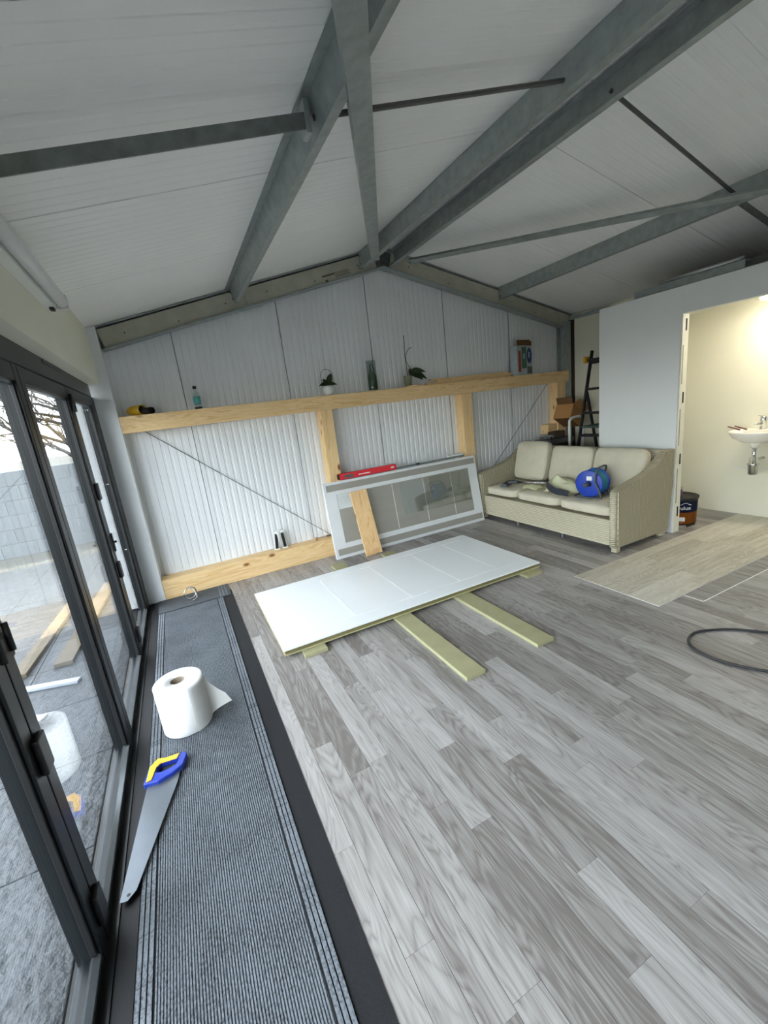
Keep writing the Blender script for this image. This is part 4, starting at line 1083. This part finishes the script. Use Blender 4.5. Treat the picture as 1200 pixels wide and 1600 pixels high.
bm = bm_(); lathe(bm, [(RB+.007, .262), (RB+.010, .285), (RB-.006, .29), (RB-.008, .280), (0, .278)], 40); part('lid', bm, 'black_plastic', bu, True)
def band(z0, z1, eps=.0012):
    b_ = bm_(); r_ = lambda z: RB-.008+.008*(z-.01)/.25+eps
    lathe(b_, [(r_(z0), z0), (r_(z1), z1)], 40); bmesh.ops.solidify(b_, geom=b_.faces[:], thickness=.0004); return b_
part('label_orange', band(.012, .135), 'bucket_orange', bu, True)
part('label_navy', band(.137, .245), 'bucket_navy', bu, True)
bm = bm_()
part('print_patch', bxb(-.065, .055, -.157, -.150, .045, .085, 0, Matrix.Rotation(math.radians(-62), 4, 'Z')), 'line_white', bu)
bm.free()
tm = text_mesh('Dulux', .056, 'line_white', 'lettering', .0006)
xs_ = [v.co.x for v in tm.vertices]; cx_ = (min(xs_)+max(xs_))/2
for v in tm.vertices:
    a = (v.co.x-cx_)/RB - math.radians(137)
    rr_ = RB+.001+v.co.z
    v.co = Vector((rr_*math.cos(a), rr_*math.sin(a), .165+v.co.y))
link('lettering', tm, bu)
bm = bm_(); tube(bm, [((RB+.0025)*math.cos(a), (RB+.0025)*math.sin(a), z) for a, z in [(-math.radians(137)+q*.11, .226+.012*math.sin(q*1.1+.6)) for q in (-4, -3, -2, -1, 0, 1, 2, 3, 4)]], .0025, 6); part('swoosh', bm, 'line_white', bu, True)
bm = bm_(); tube(bm, arc([(RB+.012, -.02, .255), (RB+.028, -.06, .19), (RB+.012, -.11, .14), (.09, -RB-.012, .16)], 5), .0025, 6); part('wire_handle', bm, 'alu', bu, True)
pt = empty('paint_tin', (4.50, 2.585, .2925), label='small purple paint tin standing on the big bucket lid', cat='tin')
bm = bm_(); lathe(bm, [(0, 0), (.060, 0), (.062, .004), (.062, .085), (0, .085)], 28); part('body', bm, 'tin_purple', pt, True)
bm = bm_(); lathe(bm, [(.0625, .082), (.066, .088), (.062, .096), (.05, .094), (0, .092)], 28); part('lid', bm, 'tin_rim', pt, True)
br_ = empty('paint_brush', (4.47, 2.585, .389), (0, math.radians(-14), 0), 'paint brush with pale handle on top of the purple tin', 'brush')
bm = bm_(); tube(bm, [(0, 0, .03), (.0, 0, .07), (.0, 0, .17)], [.012, .008, .006], 8); part('handle', bm, 'pot_white', br_, True)
part('bristles', bxb(-.022, .022, -.008, .008, .004, .045, .003), 'black_plastic', br_)
solo('toolbag', bxb(4.46, 4.59, 2.46-.03, 2.445, .0015, .02, .004), 'black_plastic', 'black scrap of rubber on the floor before the bucket', 'scrap')
bpy.data.objects['toolbag'].name = 'rubber_scrap'

# ------------------------------------------------------------------ clutter on top of the bathroom box
ch = empty('metal_channel', (4.4, 2.45, PT), label='pale metal channel lying along the top of the bathroom box', cat='channel')
bm = bm_(); prism(bm, [(4.32, .085), (4.32, .0), (4.325, .0), (4.325, .08), (4.40, .08), (4.40, .085)], lambda p, t: (p[0], t, PT+.001+p[1]), 2.04, 2.95); part('channel', bm, 'galv', ch, world=True)
bm = bm_(); tube(bm, [(4.345, 2.06, PT+.103), (4.345, 2.72, PT+.103)], .016, 12)
solo('conduit_pipe', bm, 'alu', 'pale conduit pipe lying on the metal channel above the bathroom', 'pipe', smooth=True)
solo('wrapped_sheet', bxb(4.43, 4.95, 1.9, 3.05, PT+.001, PT+.045, .006), 'film_clear', 'stack of sheets in clear plastic on top of the bathroom box', 'sheets')
solo('insulation_slab', bxb(4.46, 4.92, 1.30, 2.96, PT+.046, PT+.105, .004), 'grey_case', 'grey insulation slab on the plastic-wrapped sheets above the bathroom', 'slab')
solo('cardboard_offcut', bxb(4.26, 4.55, 2.98, 3.20, PT+.001, PT+.03, .003), 'brown_case', 'brown offcut on the far corner of the bathroom box', 'offcut') if False else None

# ------------------------------------------------------------------ batten light on the left wall
lt = empty('batten_light', (XL, 2.2, 2.20), label='unlit white fluorescent batten light on the cream lintel wall', cat='light fitting')
bm = bm_(); prism(bm, [(0, .005), (.045, .005), (.045, .075), (0, .075)], lambda p, t: (XL+.001+p[0], t, 2.235+p[1]), 1.70, 2.92); part('body', bm, 'fitting_white', lt, world=True)
bm = bm_(); tube(bm, [(XL+.075, 1.72, 2.275), (XL+.075, 2.90, 2.275)], .030, 14); part('diffuser', bm, 'film_white', lt, True, True)
part('end_cap', bxb(XL+.001, XL+.10, 2.90, 2.93, 2.235, 2.312, .012), 'fitting_white', lt, world=True)
part('clip', bxb(XL+.02, XL+.04, 2.86, 2.90, 2.226, 2.239), 'black_plastic', lt, world=True)

# ------------------------------------------------------------------ outdoors, seen through the doors
gd = solo('ground', bxb(-60, XD-.095, -30, 80, -.3, -.05), 'soil', 'rough ground outside the glass doors', 'ground', kind='structure')
sm = mesh_of('slab', bxb(-.298, .298, -.298, .298, -.045, 0, .004), 'slate')
for i in range(5):
    for j in range(14):
        o = link('slab', sm, gd, Vector((XD-.40-.6*i, -.9+.6*j, -.012)) - gd.location); o.rotation_euler[2] = (PI/2)*((i*3+j*7) % 4)
bwall = empty('block_wall', (-3.0, 8.2, -.05), label='low grey block wall across the end of the patio', cat='garden wall')
part('mortar_core', bxb(-4.9, -.75, 8.215, 8.385, -.05, 1.24), 'mortar', bwall, world=True)
me_b = mesh_of('block', bxb(-.218, .218, -.1, .1, -.105, .105, .006), 'block_grey')
me_h = mesh_of('block', bxb(-.106, .106, -.1, .1, -.105, .105, .006), 'block_grey')
for r_ in range(6):
    xx = -4.9
    while xx < -.8:
        wd = .448
        if r_ % 2 and xx == -4.9: wd = .224
        if xx+wd > -.7: wd = .224
        if xx+wd > -.6: break
        link('block', me_b if wd > .3 else me_h, bwall, Vector((xx+wd/2, 8.3, .06+.218*r_)) - bwall.location); xx += wd
def tree(x, y, h, seed, label):
    rnd = random.Random(seed); t = empty('bare_tree', (x, y, -.05), label=label, cat='tree', group='bare trees beyond the patio')
    bt_ = bm_(); bb = bm_()
    tube(bt_, [(0, 0, 0), (.05, 0, h*.25), (.0, .05, h*.5), (.1, 0, h*.75)], [.11, .09, .07, .03], 8)
    def br(p, d, L, r, dep):
        q = p + d*L*.5 + Vector((rnd.uniform(-.1, .1), rnd.uniform(-.1, .1), rnd.uniform(0, .1)))*L; e = p+d*L
        tube(bb, [p, q, e], [r, r*.8, r*.55], 5, caps=False)
        if dep:
            for k in range(3):
                dd = (d + Vector((rnd.uniform(-1, 1), rnd.uniform(-1, 1), rnd.uniform(-.5, .9)))*.8).normalized()
                br(p + d*L*rnd.uniform(.45, 1), dd, L*.68, r*.55, dep-1)
    for k in range(15):
        z = h*(.25+.035*k); a = rnd.uniform(0, 2*PI)
        br(Vector((.03, .02, z)), Vector((math.cos(a), math.sin(a), rnd.uniform(.2, .9))).normalized(), h*.26, .035, 4)
    part('trunk', bt_, 'bark', t, True); part('branches', bb, 'bark', t, True)
for k, (x, y, h) in enumerate([(-1.9, 11.0, 4.0), (-2.7, 16.2, 5.2), (-3.4, 23.5, 6.5), (-6.6, 12.0, 4.5), (-9.0, 6.0, 5.0)]):
    tree(x, y, h, k+3, ['bare tree nearest the grey block wall', 'bare tree standing behind the block wall, further out', 'tallest bare tree beyond the block wall', 'bare tree off the open end of the block wall', 'bare tree standing alone beside the patio'][k])
for k, (p, q, wd, h, mt_, lb) in enumerate([((-1.05, 3.6), (-.95, 5.4), .12, .03, 'scrap_wood', 'weathered plank lying along the patio slabs'), ((-1.32, 3.6), (-1.22, 5.2), .10, .03, 'scrap_wood', 'second weathered plank lying beside the first on the patio'),
                                    ((-1.05, 2.9), (-1.4, 3.1), .14, .01, 'scrap_white', 'white plastic offcut left on the patio'), ((-.90, 3.28), (-1.35, 3.42), .05, .02, 'scrap_white', 'thin white strip left on the patio')]):
    a, b = Vector((*p, 0)), Vector((*q, 0)); d = b-a; mtx = Matrix.Translation((*p, -.0115)) @ Matrix.Rotation(math.atan2(d.y, d.x), 4, 'Z')
    solo('scrap_board', bxb(0, d.length, -wd/2, wd/2, 0, h, .002, mtx), mt_, lb, 'scrap')
